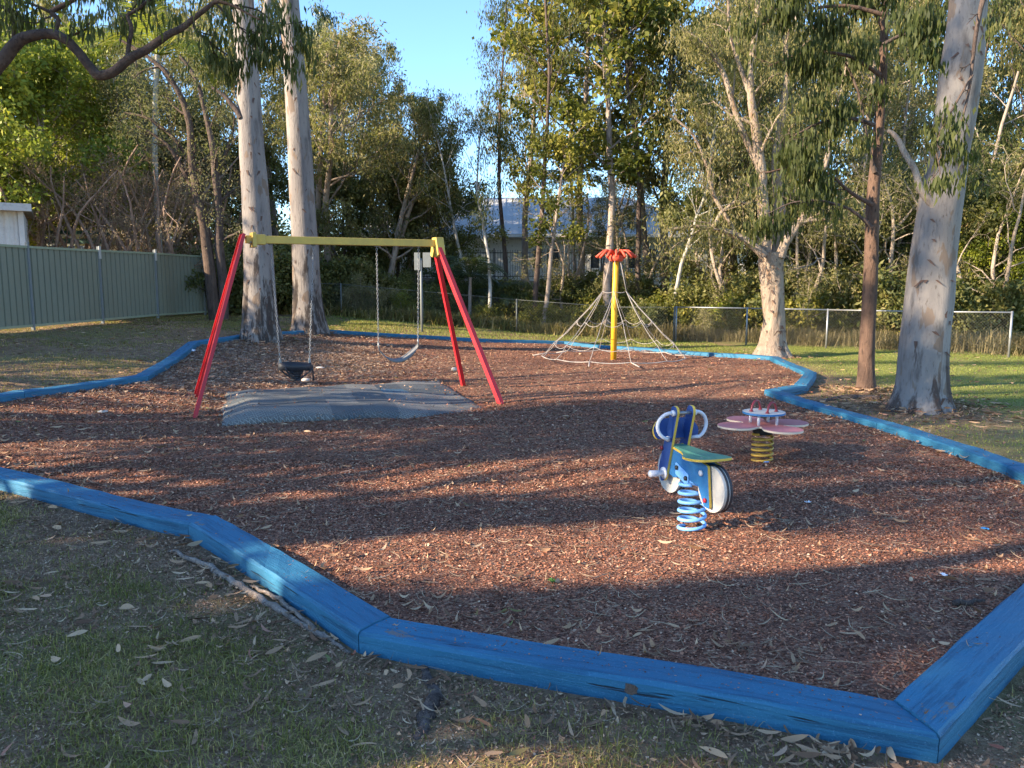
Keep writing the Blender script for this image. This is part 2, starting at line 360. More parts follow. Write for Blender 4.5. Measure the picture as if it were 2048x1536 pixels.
def MZ(x, y):
    """top of the bark mulch inside the border"""
    x = np.asarray(x, float); y = np.asarray(y, float)
    lift = .025+.055*(1-sstep((y-3)/4))
    lump = .05*(fbm(x*.55+9, y*.55, 3)-.5)+.03*(vnoise(x*2.3, y*2.3, 5)-.5)
    pits = -.07*np.exp(-((x-1.3)**2+(y-5.25)**2)/.5)-.08*np.exp(-((x-2.5)**2+(y-7.5)**2)/.5)
    return H(x, y)+lift+lump*sstep(bdist(x, y)/.6)+pits

# ground: one sheet to the horizon
gx = np.concatenate([-np.geomspace(400, 16, 22), np.linspace(-15.5, 15.5, 125), np.geomspace(16, 400, 22)])
gy = np.concatenate([[-60, -30, -12, -5], np.linspace(-2, 36, 150), np.geomspace(37, 600, 22)])
XX, YY = np.meshgrid(gx, gy); ZZ = H(XX, YY)
drop = .22*inside(XX, YY)*(bdist(XX, YY) > .3); ZZ = ZZ-drop
nx, ny = len(gx), len(gy); i = np.arange(ny-1)[:, None]*nx; j = np.arange(nx-1)[None]
F = np.stack([i+j, i+j+1, i+nx+j+1, i+nx+j], -1).reshape(-1, 4)
tag(obj('ground', mesh('ground', np.stack([XX, YY, ZZ], -1).reshape(-1, 3), F, M['ground'], True)), kind='structure')
# mulch sheet
mx_ = np.arange(B[:, 0].min()-.1, B[:, 0].max()+.1, .07); my_ = np.arange(B[:, 1].min()-.1, B[:, 1].max()+.1, .07)
XX, YY = np.meshgrid(mx_, my_); ins = inside(XX, YY) | (bdist(XX, YY) < .04); ZZ = MZ(XX, YY)+.006*(rng.random(XX.shape)-.5)
nx, ny = len(mx_), len(my_); i = np.arange(ny-1)[:, None]*nx; j = np.arange(nx-1)[None]
F = np.stack([i+j, i+j+1, i+nx+j+1, i+nx+j], -1).reshape(-1, 4); F = F[ins.ravel()[F].all(1)]
used = np.zeros(nx*ny, bool); used[F.ravel()] = True; idx = np.cumsum(used)-1
tag(obj('bark_mulch', mesh('bark_mulch', np.stack([XX, YY, ZZ], -1).reshape(-1, 3)[used], idx[F], M['mulch'], True)), kind='structure')

# sleepers
def offs(poly, d):
    out = []; n = len(poly)
    for i in range(n):
        a = poly[i-1]; b = poly[i]; c = poly[(i+1) % n]
        u = (b-a)/np.linalg.norm(b-a); v = (c-b)/np.linalg.norm(c-b)
        n1 = np.array([-u[1], u[0]]); n2 = np.array([-v[1], v[0]]); m = n1+n2; m /= np.linalg.norm(m)
        out.append(b+m*d/max(.45, m@n1))
    return np.array(out)
BW = .105
BO, BI = offs(B, BW), offs(B, -BW)
SL = {0: ['long front blue sleeper with a dark knot hole, nearest the camera'],
      1: ['diagonal blue sleeper rising left beside the fallen stick'],
      2: ['sunlit blue sleeper between the bend above the stick and the left frame edge'],
      3: ['blue sleeper corner piece cut by the left frame edge, lower of two'],
      4: ['blue sleeper at the left frame edge below the lawn, upper of two'],
      5: ['blue sleeper along the shaded lawn left of the red swing leg'],
      6: ['blue sleeper climbing diagonally past the white litter', 'blue sleeper in shade where the left border bends right'],
      7: ['short blue sleeper running behind the red leg to the left gum'],
      8: ['short blue sleeper between the two pale gum trunks'],
      9: ['short blue sleeper just behind the second pale gum trunk'],
      10: ['far pale blue sleeper starting at the second gum', 'far pale blue sleeper seen behind the seat of the belt swing', 'far pale blue sleeper framed by the red A frame legs'],
      11: ['far blue sleeper directly behind the rope climber pole', 'far blue sleeper right of the rope climber', 'far blue sleeper ending at the paperbark foot'],
      12: ['blue sleeper angling toward camera right of the paperbark', 'blue sleeper ending at the far right bend by sunny lawn'],
      13: ['short blue sleeper turning back from the right bend'],
      14: ['stub of blue sleeper at the inner notch of the right border'],
      15: ['blue sleeper behind the pink flower rocker, below the brown tree', 'blue sleeper in front of the big gum roots'],
      16: ['blue sleeper passing in front of the big right gum'],
      17: ['blue sleeper leaving the frame at the right edge, far end'],
      18: ['blue sleeper beyond the right frame edge, middle'], 19: ['blue sleeper beyond the right frame edge, near'],
      20: ['near right blue sleeper with chipped paint running to the sharp corner']}
for k in range(NB):
    a, b = k, (k+1) % NB; names = SL.get(k, ['blue sleeper']); n = len(names)
    for q in range(n):
        t0, t1 = q/n, (q+1)/n
        g = .003
        Q = [BO[a]+(BO[b]-BO[a])*t0, BO[a]+(BO[b]-BO[a])*t1, BI[a]+(BI[b]-BI[a])*t1, BI[a]+(BI[b]-BI[a])*t0]
        d = (B[b]-B[a])/np.linalg.norm(B[b]-B[a]); Q[0] = Q[0]+d*g; Q[3] = Q[3]+d*g; Q[1] = Q[1]-d*g; Q[2] = Q[2]-d*g
        c = sum(Q)/4; L = np.linalg.norm(Q[1]-Q[0]); seg = max(2, int(L/.14)); mb = MB(); rows = []
        hz = rng.uniform(-.006, .006)
        for s in range(seg+1):
            t = s/seg; o_ = Q[0]+(Q[1]-Q[0])*t; i_ = Q[3]+(Q[2]-Q[3])*t; m_ = (o_+i_)/2
            z = Hs(*((B[a]+(B[b]-B[a])*(t0+(t1-t0)*t))))
            wj = lambda: rng.uniform(-.0035, .0035)
            e = .012+abs(wj())
            oi = (i_-o_)/np.linalg.norm(i_-o_)
            top = z+.108+hz
            ring = [np.r_[o_+oi*wj(), z-.05], np.r_[o_+oi*wj(), top-e], np.r_[o_+oi*e, top+wj()], np.r_[m_, top+.002+wj()], np.r_[i_-oi*e, top+wj()], np.r_[i_+oi*wj(), top-e], np.r_[i_, z-.05]]
            rows += ring
        th_ = math.atan2(d[1], d[0]); Rm = np.array([[math.cos(th_), math.sin(th_), 0], [-math.sin(th_), math.cos(th_), 0], [0, 0, 1]]); V = (np.array(rows)-np.r_[c, 0]) @ Rm.T; Fs = []
        for s in range(seg):
            for r_ in range(6): Fs.append((s*7+r_, s*7+r_+1, (s+1)*7+r_+1, (s+1)*7+r_))
        Fs += [tuple(range(7))[::-1], tuple(seg*7+r_ for r_ in range(7))]
        mb.add(V, Fs); o = mb.build('timber_sleeper', M['timber'])
        o.location = (c[0], c[1], 0); o.rotation_euler = (0, 0, th_); tag(o, names[q], 'timber edging', 'blue timber sleepers round the play area')
        if k == 0 and q == 0: KNOT = o
        if k == 0:                                   # raw unpainted packer under the front beam
            pass
# knot hole and nails in the front sleeper
kd = (B[1]-B[0])/np.linalg.norm(B[1]-B[0]); kn = np.array([-kd[1], kd[0]])
p0 = G(1277, 1372)[:2]; t_ = ((p0-BO[0])@kd); kp = BO[0]+kd*t_
V = []; c3 = np.r_[kp+kn*.006, .06]; ring = []
for a_ in np.arange(14)*2*math.pi/14: ring.append(c3+np.r_[kd*math.cos(a_)*rng.uniform(.022, .035), 0]+np.array([0, 0, math.sin(a_)*rng.uniform(.018, .03)]))
mb = MB().prism(np.array(ring), np.r_[-kn*.012, 0]); ko = mb.build('knot', M['bark_dark'])
ko.parent = KNOT; ko.matrix_parent_inverse = (Matrix.Translation(KNOT.location) @ KNOT.rotation_euler.to_matrix().to_4x4()).inverted()

# ------------------------------------------------------------------ ground scatter
def sheet(name, pos, kinds): pass
def in_view(x, y, m=.6):
    return (np.abs(x) < (.68*y+m)) & (y > 2.1)
def rand_area(n, x0, x1, y0, y1, pw=1.):
    y = y0+(y1-y0)*rng.random(n)**pw; x = x0+(x1-x0)*rng.random(n); return x, y
def chips(n, x, y, z, size, mat, name, tilt=.42, asp=(.25, .8)):
    n = len(x); L = size*rng.uniform(.5, 1.5, n); Wd = L*rng.uniform(*asp, n); a = rng.uniform(0, 6.283, n)
    d = np.stack([np.cos(a), np.sin(a), rng.normal(0, tilt*.5, n)], 1); s = np.stack([-np.sin(a), np.cos(a), rng.normal(0, tilt, n)], 1)
    P = np.stack([x, y, z+L*.2], 1); j = lambda: rng.uniform(.5, 1.1, n)[:, None]
    V = np.stack([P-d*L[:, None]/2*j()-s*Wd[:, None]/2*j(), P+d*L[:, None]/2*j()-s*Wd[:, None]/2*j(), P+d*L[:, None]/2*j()+s*Wd[:, None]/2*j(), P-d*L[:, None]/2*j()+s*Wd[:, None]/2*j()], 1).reshape(-1, 3)
    F = np.arange(n*4).reshape(n, 4); return obj(name, mesh(name, V, F, mat, False, rng.random(n)))
def fallen(x, y, z, Lr, Wr, mat, name, curl=.6, segs=5, lift=.012, rnd=None):
    n = len(x); L = rng.uniform(*Lr, n); Wd = rng.uniform(*Wr, n); a = rng.uniform(0, 6.283, n); k = rng.normal(0, curl, n)
    t = np.linspace(-.5, .5, segs+1); prof = np.array([max(.04, (1-(2*q)**2)**.8*(1-.35*q)) for q in t])
    ang = a[:, None]+k[:, None]*2*t[None]
    cx = np.cumsum(np.cos(ang), 1)/(segs+1); cy = np.cumsum(np.sin(ang), 1)/(segs+1); cx -= cx.mean(1)[:, None]; cy -= cy.mean(1)[:, None]
    tiltv = rng.normal(0, .5, n)
    zz = z[:, None]+.003+np.abs(rng.normal(0, lift, n))[:, None]+lift*3*(t[None]**2)*rng.random(n)[:, None]*4
    cx = x[:, None]+cx*L[:, None]; cy = y[:, None]+cy*L[:, None]
    sx = -np.sin(ang)*Wd[:, None]/2*prof; sy = np.cos(ang)*Wd[:, None]/2*prof; sz = tiltv[:, None]*Wd[:, None]/2*prof
    A = np.stack([cx+sx, cy+sy, zz+np.abs(sz)+sz], -1); Bv = np.stack([cx-sx, cy-sy, zz+np.abs(sz)-sz], -1)
    V = np.stack([A, Bv], 2).reshape(-1, 3)
    i = (np.arange(n)*(segs+1)*2)[:, None]; s = (np.arange(segs)*2)[None]
    F = np.stack([i+s, i+s+1, i+s+3, i+s+2], -1).reshape(-1, 4)
    r = np.repeat(rng.random(n) if rnd is None else rnd(n), segs); return obj(name, mesh(name, V, F, mat, False, r))
k_ = rng.integers(0, NB, 5200); tt = rng.random(5200)[:, None]; Q = B[k_]*(1-tt)+B[(k_+1) % NB]*tt; Q = Q+rng.uniform(-.085, .085, Q.shape); ok = in_view(Q[:, 0], Q[:, 1]) & (bdist(Q[:, 0], Q[:, 1]) < .085); Q = Q[ok]
tag(chips(0, Q[:, 0], Q[:, 1], H(Q[:, 0], Q[:, 1])+.109, .009, M['chip'], 'sleeper_grit', .2), 'small bark crumbs lying on top of the blue sleepers', 'bark chips', kind='stuff')
Q = Q[:70]; tag(fallen(Q[:, 0], Q[:, 1], H(Q[:, 0], Q[:, 1])+.112, (.03, .09), (.005, .012), M['litter'], 'sleeper_leaves', .4), 'dry leaves lying on top of the blue sleepers', 'leaf litter', kind='stuff')
# mulch chips, dense near the camera
xs, ys = [], []
for n, y0, y1, in ((240000, 2.4, 4.6), (220000, 4.6, 7.2), (90000, 7.2, 11), (60000, 11, 22)):
    x, y = rand_area(n, -7.5, 6.5, y0, y1); ok = inside(x, y) & (bdist(x, y) > .09) & in_view(x, y); xs.append(x[ok]); ys.append(y[ok])
x = np.concatenate(xs); y = np.concatenate(ys)
o = chips(0, x, y, MZ(x, y), .0105+.0016*np.clip(y-3, 0, 9), M['chip'], 'bark_chips'); tag(o, 'loose reddish brown bark chips covering the play area', 'bark chips', kind='stuff')
# leaves on the mulch: many under the gums at the back left
def litter_density(x, y):
    d = .10+.9*np.exp(-(((x+4.6)/2.6)**2+((y-14.5)/4.5)**2))+.55*np.exp(-(((x+4.3)/1.8)**2+((y-8.8)/2.)**2))
    d = d+.35*(bdist(x, y) < .45)
    return d*(.35+1.3*fbm(x*1.1, y*1.1, 11))
x, y = rand_area(42000, -7.5, 6.5, 2.5, 21); ok = inside(x, y) & (bdist(x, y) > .11) & in_view(x, y) & (rng.random(len(x)) < litter_density(x, y))
x, y = x[ok], y[ok]
o = fallen(x, y, MZ(x, y)+.004, (.05, .14), (.008, .02), M['litter'], 'leaf_litter', .4); tag(o, 'fallen gum leaves scattered over the bark mulch', 'leaf litter', kind='stuff')
x, y = rand_area(22000, -6.5, 6, 2.5, 16); ok = inside(x, y) & (bdist(x, y) > .11) & in_view(x, y); x, y = x[ok], y[ok]
o = fallen(x, y, MZ(x, y)+.006, (.06, .22), (.0018, .0045), M['straws'], 'dry_stalks', .45, 6, .01); tag(o, 'thin dry stalks lying across the bark mulch', 'dry stalks', kind='stuff')
x, y = rand_area(60000, -7.2, .5, 9.5, 21); dd = np.exp(-(((x+4.6)/2.3)**2+((y-14.8)/4.2)**2)); ok = inside(x, y) & (bdist(x, y) > .11) & in_view(x, y) & (rng.random(len(x)) < np.clip(dd*1.6*(.2+1.4*fbm(x*.9, y*.9, 15))-.12, 0, 1)); x, y = x[ok], y[ok]
o = fallen(x, y, MZ(x, y)+.006, (.05, .14), (.006, .015), M['litter_pale'], 'gum_leaf_litter', .35, 4, .008); tag(o, 'thick pale carpet of fallen leaves round the foot of the pale gums', 'leaf litter', kind='stuff')
# lawn: leaves, soil crumbs, blades
def blades(x, y, z, hr, wr, mat, name, lean=.7, far=0.):
    n = len(x); h = rng.uniform(*hr, n); w = rng.uniform(*wr, n)+far*np.clip(y-4, 0, 20); a = rng.uniform(0, 6.283, n); b = rng.uniform(0, 6.283, n); l = np.abs(rng.normal(0, lean, n))
    P = np.stack([x, y, z-.003], 1); s = np.stack([np.cos(a), np.sin(a), 0*a], 1)*w[:, None]/2
    t1 = np.stack([np.cos(b)*l*.35, np.sin(b)*l*.35, .6+0*b], 1)*h[:, None]; t2 = np.stack([np.cos(b)*l*1.1, np.sin(b)*l*1.1, 1/(1+l)], 1)*h[:, None]
    V = np.stack([P-s, P+s, P+t1+s*.7, P+t1-s*.7, P+t2+s*.15, P+t2-s*.15], 1).reshape(-1, 3)
    i = (np.arange(n)*6)[:, None]; F = np.stack([i+np.array([[0, 1, 2, 3]]), i+np.array([[3, 2, 4, 5]])], 1).reshape(-1, 4)
    r = np.clip(np.repeat(rng.random(n)*.75+.5*(vnoise(x*1.3, y*1.3, 21)-.3), 2), 0, 1); return obj(name, mesh(name, V, F, mat, False, r))
out = lambda x, y: ~inside(x, y) & (bdist(x, y) > .13)
def pt(n, x0, x1, y0, y1, dens=lambda x, y: 1):
    x, y = rand_area(n, x0, x1, y0, y1); ok = out(x, y) & in_view(x, y, .5) & (rng.random(n) < dens(x, y)); return x[ok], y[ok]
gd = lambda x, y: np.clip((fbm(x*1.3, y*1.3, 31)-.40)*5, .10, 1)*np.clip(.35+1.1*fbm(x*6, y*6, 33), .1, 1)*np.clip((bdist(x, y)-.12)*1.8, .03, 1)
a_, b_ = pt(320000, -5.5, 3., 2.1, 6.5, gd)
a2, b2 = pt(150000, -14, -3, 6.5, 24, lambda x, y: np.clip(gd(x, y)*1.1+.12, 0, 1))
x = np.r_[a_, a2]; y = np.r_[b_, b2]
o = blades(x, y, H(x, y), (.015, .058), (.0022, .0055), M['grassy'], 'grass', 1.3, .00045); tag(o, 'short patchy shaded grass in front of and left of the border', 'grass', kind='stuff')
gd2 = lambda x, y: np.clip((fbm(x*.8, y*.8, 41)-.2)*4, .1, 1)*np.clip((bdist(x, y)-.1)*1.2, .05, 1)*(1-.95*np.exp(-(((x-5.3)/1.3)**2+((y-10.4)/1.6)**2)))
x, y = pt(200000, 2.5, 16, 5, 22, gd2)
o = blades(x, y, H(x, y), (.015, .04), (.005, .011), M['lawn'], 'lawn_grass'); tag(o, 'sunlit mown lawn right of the border', 'grass', kind='stuff')
x, y = pt(40000, -6, 6, 19.5, 27)
o = blades(x, y, H(x, y), (.03, .07), (.008, .016), M['lawn'], 'verge_grass'); tag(o, 'strip of green grass behind the far border', 'grass', kind='stuff')
a1, b1 = pt(17000, -5.5, 3.2, 2.1, 6.5, lambda x, y: .10+.75*np.exp(-(bdist(x, y)/.33)**2)*(vnoise(x*2, y*2, 10) > .3)+.4*(vnoise(x*1.5, y*1.5, 9) > .62))
a2, b2 = pt(16000, -14, -3, 6.5, 22, lambda x, y: .3+.4*vnoise(x, y, 8)); a3, b3 = pt(2500, 3, 14, 6, 20)
x = np.r_[a1, a2, a3]; y = np.r_[b1, b2, b3]
o = fallen(x, y, H(x, y)+.012, (.03, .16), (.006, .021), M['litter'], 'lawn_leaf_litter', .38, 5, .007); tag(o, 'fallen gum leaves lying in the grass', 'leaf litter', kind='stuff')
x, y = pt(3500, -5.5, 3, 2.1, 6.5); o = fallen(x, y, H(x, y)+.01, (.05, .2), (.0015, .004), M['straws'], 'lawn_dry_stalks', .45, 6, .01); tag(o, 'thin dry stalks caught in the near grass', 'dry stalks', kind='stuff')
dens = lambda x, y: np.clip(1.3-gd(x, y), 0, 1)*.8
a1, b1 = pt(260000, -5.5, 3.2, 2.1, 6.5, dens); a2, b2 = pt(25000, 4, 8, 7, 13, lambda x, y: np.exp(-(((x-5.1)/1.1)**2+((y-10.2)/1.8)**2))); a3, b3 = pt(30000, -12, 0, 16, 25, lambda x, y: .6)
x = np.r_[a1, a2, a3]; y = np.r_[b1, b2, b3]
o = chips(0, x, y, H(x, y), .011, M['crumb'], 'soil_crumbs'); tag(o, 'brown crumbs of bark and soil outside the border', 'soil crumbs', kind='stuff')
x, y = pt(60000, -5.5, 3.2, 2.1, 6.8, lambda x, y: np.clip(1.1-gd(x, y)*.6, .2, 1)*(.3+.9*vnoise(x*2.2, y*2.2, 14)))
o = fallen(x, y, H(x, y)+.006, (.012, .045), (.003, .009), M['litter'], 'leaf_fragments', .3, 2, .004); tag(o, 'broken bits of dead leaf and twig over the near ground', 'leaf litter', kind='stuff')

# ------------------------------------------------------------------ structures: fences, shed, house
def wb(mb, name, m, r, smooth=False, bevel=0, label=None, rnd=None, at=None):
    """build a mesh whose vertices are in world metres under an unrotated root"""
    off = np.array(r.matrix_basis.translation)
    mb.V = [v-off for v in mb.V]; return mb.build(name, m, r, smooth, bevel, label, rnd)
# left sheet metal fence
fb = [(-10.55, 11.9), (-10.42, 14.25), (-10.26, 16.6), (-10.0, 18.95), (-9.72, 21.3), (-9.35, 23.65), (-8.95, 25.9)]
fr = root('sheet_metal_fence', (-10.2, 17, Hs(-10.2, 17)), 'sage green corrugated metal fence along the left side of the lawn', 'fence')
for k in range(len(fb)):
    x, y = fb[k]; z = Hs(x, y); mb = MB()
    mb.box((x, y, z+.86), (.06, .06, 2.0)); wb(mb, 'post', M['fence_post'], fr, bevel=.004)
    if k+1 < len(fb):
        a = np.array([*fb[k], z]); b = np.array([*fb[k+1], Hs(*fb[k+1])]); d = (b-a)/np.linalg.norm(b-a); nrm = np.array([d[1], -d[0], 0]); nrm /= np.linalg.norm(nrm)
        L = np.linalg.norm(b-a); n = 13; prof = []
        for q in range(n):
            s = L*(q+.5)/n; w = L/n
            prof += [(s-w*.5, 0), (s-w*.12, 0), (s-w*.07, .034), (s+w*.07, .034), (s+w*.12, 0)]
        prof.append((L, 0)); V = []
        for s, e in prof:
            for zz in (.10, 1.76): V.append(a+d*s-nrm*e+np.array([0, 0, zz]))
        for s, e in prof:
            for zz in (.10, 1.76): V.append(a+d*s-nrm*(e+.002)+np.array([0, 0, zz]))
        m_ = len(prof); Fs = [(2*q, 2*q+2, 2*q+3, 2*q+1) for q in range(m_-1)]+[(2*m_+2*q+1, 2*m_+2*q+3, 2*m_+2*q+2, 2*m_+2*q) for q in range(m_-1)]
        sh = wb(MB().add(V, Fs), 'sheet_panel', M['fence_green'], fr)
        for zz in (.10, 1.76):
            mb = MB().bar(a+d*.035+[0, 0, zz], b-d*.035+[0, 0, zz], .05, .05); o = wb(mb, 'rail', M['fence_rail'], fr); o.parent = sh
# pale caps on two posts
for k in (3, 4):
    x, y = fb[k]; wb(MB().box((x+.035, y, Hs(x, y)+1.72), (.02, .09, .3)), 'post_cap', M['white'], fr)

# chain link fences
def chainlink(name, pts, hgt, label, wm, pm, rail=True, pitch=.075, wr=.0017, mesh_on=True):
    c = pts[len(pts)//2]; r = root(name, (c[0], c[1], Hs(c[0], c[1])), label, 'fence')
    for x, y in pts: wb(MB().tube([[x, y, Hs(x, y)-.1], [x, y, Hs(x, y)+hgt+.03]], .026, 8), 'post', pm, r, True)
    mbw = MB(); V = []; F = []
    for (xa, ya), (xb, yb) in zip(pts[:-1], pts[1:]):
        a = np.array([xa, ya, Hs(xa, ya)]); b = np.array([xb, yb, Hs(xb, yb)])
        mbr = MB().tube([a+[0, 0, hgt], b+[0, 0, hgt]], .021 if rail else .008, 6); wb(mbr, 'top_rail', pm, r, True)
        d = b-a; L = np.linalg.norm(d); n = int(L/pitch)
        nrm = np.array([d[1], -d[0], 0])/L
        for sg in (1, -1):
            for q in range(-int(hgt/pitch)-1, n+int(hgt/pitch)+2):
                s0 = q*pitch; s1 = s0+sg*hgt; z0, z1 = 0., hgt
                # clip to 0..L
                def cl(sa, za, sb, zb):
                    if sa > sb: sa, za, sb, zb = sb, zb, sa, za
                    if sb <= 0 or sa >= L: return None
                    if sa < 0: za += (zb-za)*(-sa)/(sb-sa); sa = 0
                    if sb > L: zb = za+(zb-za)*(L-sa)/(sb-sa); sb = L
                    return sa, za, sb, zb
                w = cl(s0, z0, s1, z1)
                if w is None: continue
                p = a+d*(w[0]/L)+[0, 0, w[1]+.03]+nrm*.003*sg; e = a+d*(w[2]/L)+[0, 0, w[3]+.03]+nrm*.003*sg
                V_, F_ = tube_np([p, e], wr, 3); F.append(F_+sum(len(q_) for q_ in V) if False else F_); V.append(V_)
    if mesh_on:
        off = 0; FF = []
        for v, f in zip(V, F): FF.append(f+off); off += len(v)
        me = mesh('wire_mesh', np.vstack(V)-np.array(r.location), np.vstack(FF), wm, False); obj('wire_mesh', me, r)
    return r
cl_pts = [tuple(G(*p)[:2]) for p in ((1492, 690), (1652, 697), (2017, 715))]
p1, p2 = np.array(cl_pts[1]), np.array(cl_pts[2])
chainlink('chain_link_fence', [(5.0, 23.6), cl_pts[0], cl_pts[1], tuple(p1+(p2-p1)/2), cl_pts[2]], 1.06, 'silver chain link fence with top rail crossing behind the trunks on the right', M['wire'], M['steel'])
chainlink('wire_fence', [(-8.6, 25.9), (-5.6, 25.5), (-2.9, 25.2), (.15, 24.9), (3.2, 24.2), (4.95, 23.65)], 1.05, 'thin dark wire fence behind the far border and the rope climber', M['steel_dark'], M['steel_dark'], False, .09)

# white corrugated shed behind the left fence
ax, ay = -12.25, 19.6; zz = Hs(ax, ay)
sr = root('shed', (ax, ay, zz), 'weathered white corrugated shed with flat grey roof behind left fence', 'shed', rz=R(30))
V = []; n = 80
for q in range(n+1):
    for z_ in (0, 2.72): V.append([-4+4*q/n, (.02 if q % 4 in (0, 1) else -.02), z_])
MB().add(V, [(2*q, 2*q+2, 2*q+3, 2*q+1) for q in range(n)]).build('wall', M['shed'], sr)
MB().box((.05, 1.6, 1.36), (.06, 3.2, 2.72)).box((.03, -.03, 1.36), (.12, .09, 2.72)).build('side_wall', M['shed'], sr)
rf = MB().box((-1.95, 1.55, 2.84), (4.4, 3.8, .08)).build('roof', M['roof_moss'], sr)
o = MB().box((-1.95, -.38, 2.80), (4.46, .06, .18)).build('gutter', M['roof'], sr); o.parent = rf
# green timber shelter
gx_, gy_ = -14.1, 24.4; zz = Hs(gx_, gy_)
gr = root('garden_shelter', (gx_, gy_, zz), 'dark green timber garden shelter with pale striped awning behind left fence', 'shelter')
for dx in (-1.1, 1.1): wb(MB().box((gx_+dx, gy_, zz+1.1), (.14, .14, 2.2)), 'post', M['timber_brown'], gr)
wb(MB().box((gx_, gy_, zz+2.28), (2.6, .12, .16)).box((gx_, gy_+.8, zz+2.55), (2.2, 1.5, .12)), 'roof_beam', M['green_timber'], gr)
for q in range(6): wb(MB().box((gx_-.75+q*.3, gy_-.25, zz+1.98), (.2, .5, .03), Matrix.Rotation(R(35), 3, 'X')), 'awning_slat', M['shed'], gr)
# neighbour roof among the trees
nr = root('tiled_roof_house', (-16.5, 28, Hs(-16.5, 28)), 'low brown tiled roof glimpsed between shed and trees at far left', 'house')
z0 = Hs(-16.5, 28); wb(MB().box((-16.5, 29.4, z0+1.2), (6, 2.4, 2.4)), 'wall', M['wall'], nr)
wb(MB().add([[-19.8, 27.6, z0+2.3], [-13.2, 27.6, z0+2.3], [-13.2, 31.2, z0+2.3], [-19.8, 31.2, z0+2.3], [-18.5, 29.4, z0+3.5], [-14.5, 29.4, z0+3.5]],
   [(0, 1, 5, 4), (1, 2, 5), (2, 3, 4, 5), (3, 0, 4), (0, 3, 2, 1)]), 'roof', M['roof_moss'], nr)

# the long white house on the bank
hy = 40.; z0 = 1.55; hx0, hx1 = -8.5, 10.5; zE = 4.25
hr_ = root('white_house', (1, hy, z0), 'long low white house with grey metal roof behind the trees in the middle', 'house')
wb(MB().box(((hx0+hx1)/2, hy+3.5, (z0+zE)/2), (hx1-hx0, 7, zE-z0)), 'wall', M['wall'], hr_)
e = .6; zr = 6.75
V = [[hx0-e, hy-e, zE], [hx1+e, hy-e, zE], [hx1+e, hy+7+e, zE], [hx0-e, hy+7+e, zE], [hx0+5, hy+3.5, zr-.2], [hx1-4, hy+3.5, zr-.2]]
mb = MB().add(V, [(0, 1, 5, 4), (1, 2, 5), (2, 3, 4, 5), (3, 0, 4), (0, 3, 2, 1)])
for q in range(1, 60):                                   # standing ribs of the roof sheets
    x = hx0-e+(hx1-hx0+2*e)*q/60; f = min(1, (x-hx0+e)/(5+e), (hx1+e-x)/(4+e)); 
    p = np.array([x, hy-e, zE+.02]); t = np.array([x, hy-e+(3.5+e)*f, zE+.02+(zr-.2-zE)*f]); mb.bar(p, t, .04, .03)
rf = wb(mb, 'roof', M['roof'], hr_)
o = wb(MB().bar([hx0-e, hy-e-.07, zE-.02], [hx1+e, hy-e-.07, zE-.02], .12, .16), 'gutter', M['wall'], hr_); o.parent = rf
for px in (775, 892, 1075, 1109, 1190, 1262, 1300):
    c = PX(px, 503, hy)[0]; w = .5 if px > 1000 else .9
    wf = wb(MB().bar([c-w/2, hy-.03, 3.62], [c+w/2, hy-.03, 3.62], .06, .07).bar([c-w/2, hy-.03, 2.6], [c+w/2, hy-.03, 2.6], .06, .07)
            .box((c-w/2, hy-.03, 3.11), (.06, .07, 1.0)).box((c+w/2, hy-.03, 3.11), (.06, .07, 1.0)), 'window', M['wall'], hr_)
    o = wb(MB().box((c, hy-.012, 3.11), (w-.05, .02, .98)), 'pane', M['glass'], hr_); o.parent = wf
# second grey roof further right
h2 = root('grey_roof_house', (17, 52, 1.2), 'pale grey roofed house glimpsed between trunks right of the white house', 'house')
wb(MB().box((16, 54, 2.6), (14, 6, 2.9)), 'wall', M['wall'], h2)
wb(MB().add([[8.4, 50.2, 4.1], [23.6, 50.2, 4.1], [23.6, 57.8, 4.1], [8.4, 57.8, 4.1], [12, 54, 6.6], [20, 54, 6.6]], [(0, 1, 5, 4), (1, 2, 5), (2, 3, 4, 5), (3, 0, 4), (0, 3, 2, 1)]), 'roof', M['roof'], h2)
# black pool fence along the top of the bank
pr = root('pool_fence', (1, 35, Hs(1, 35)), 'black tubular pool fence standing in front of the white house', 'fence')
xa, xb = -8., 9.; zf = Hs(0, 35); mb = MB()
for x in np.arange(xa, xb, .11): mb.box((x, 35, zf+.68), (.018, .018, 1.3))
wb(mb, 'bars', M['black'], pr, label='slim black upright bars')
for z_ in (.16, 1.2): wb(MB().box(((xa+xb)/2, 35, zf+z_), (xb-xa, .035, .035)), 'rail', M['black'], pr)
for x in np.arange(xa, xb+.1, 2.4): wb(MB().box((x, 35.04, zf+.7), (.05, .05, 1.4)), 'post', M['black'], pr)
# sign boards on a pole behind the border
c = PX(839, 520, 22.6); zg = Hs(c[0], 22.6)
sg = root('sign_post', (c[0], 22.6, zg), 'grey pole with blank backs of two pale sign boards behind the swing', 'sign')
wb(MB().tube([[c[0]+.04, 22.6, zg-.1], [c[0]+.04, 22.6, c[2]+.05]], .035, 10), 'pole', M['fence_post'], sg, True)
wb(MB().box((c[0]-.06, 22.55, c[2]-.04), (.17, .02, .5)), 'sign_board', M['fence_post'], sg, bevel=.004)
wb(MB().box((c[0]+.22, 22.55, c[2]), (.23, .02, .42)), 'sign_board', M['fence_post'], sg, bevel=.004)

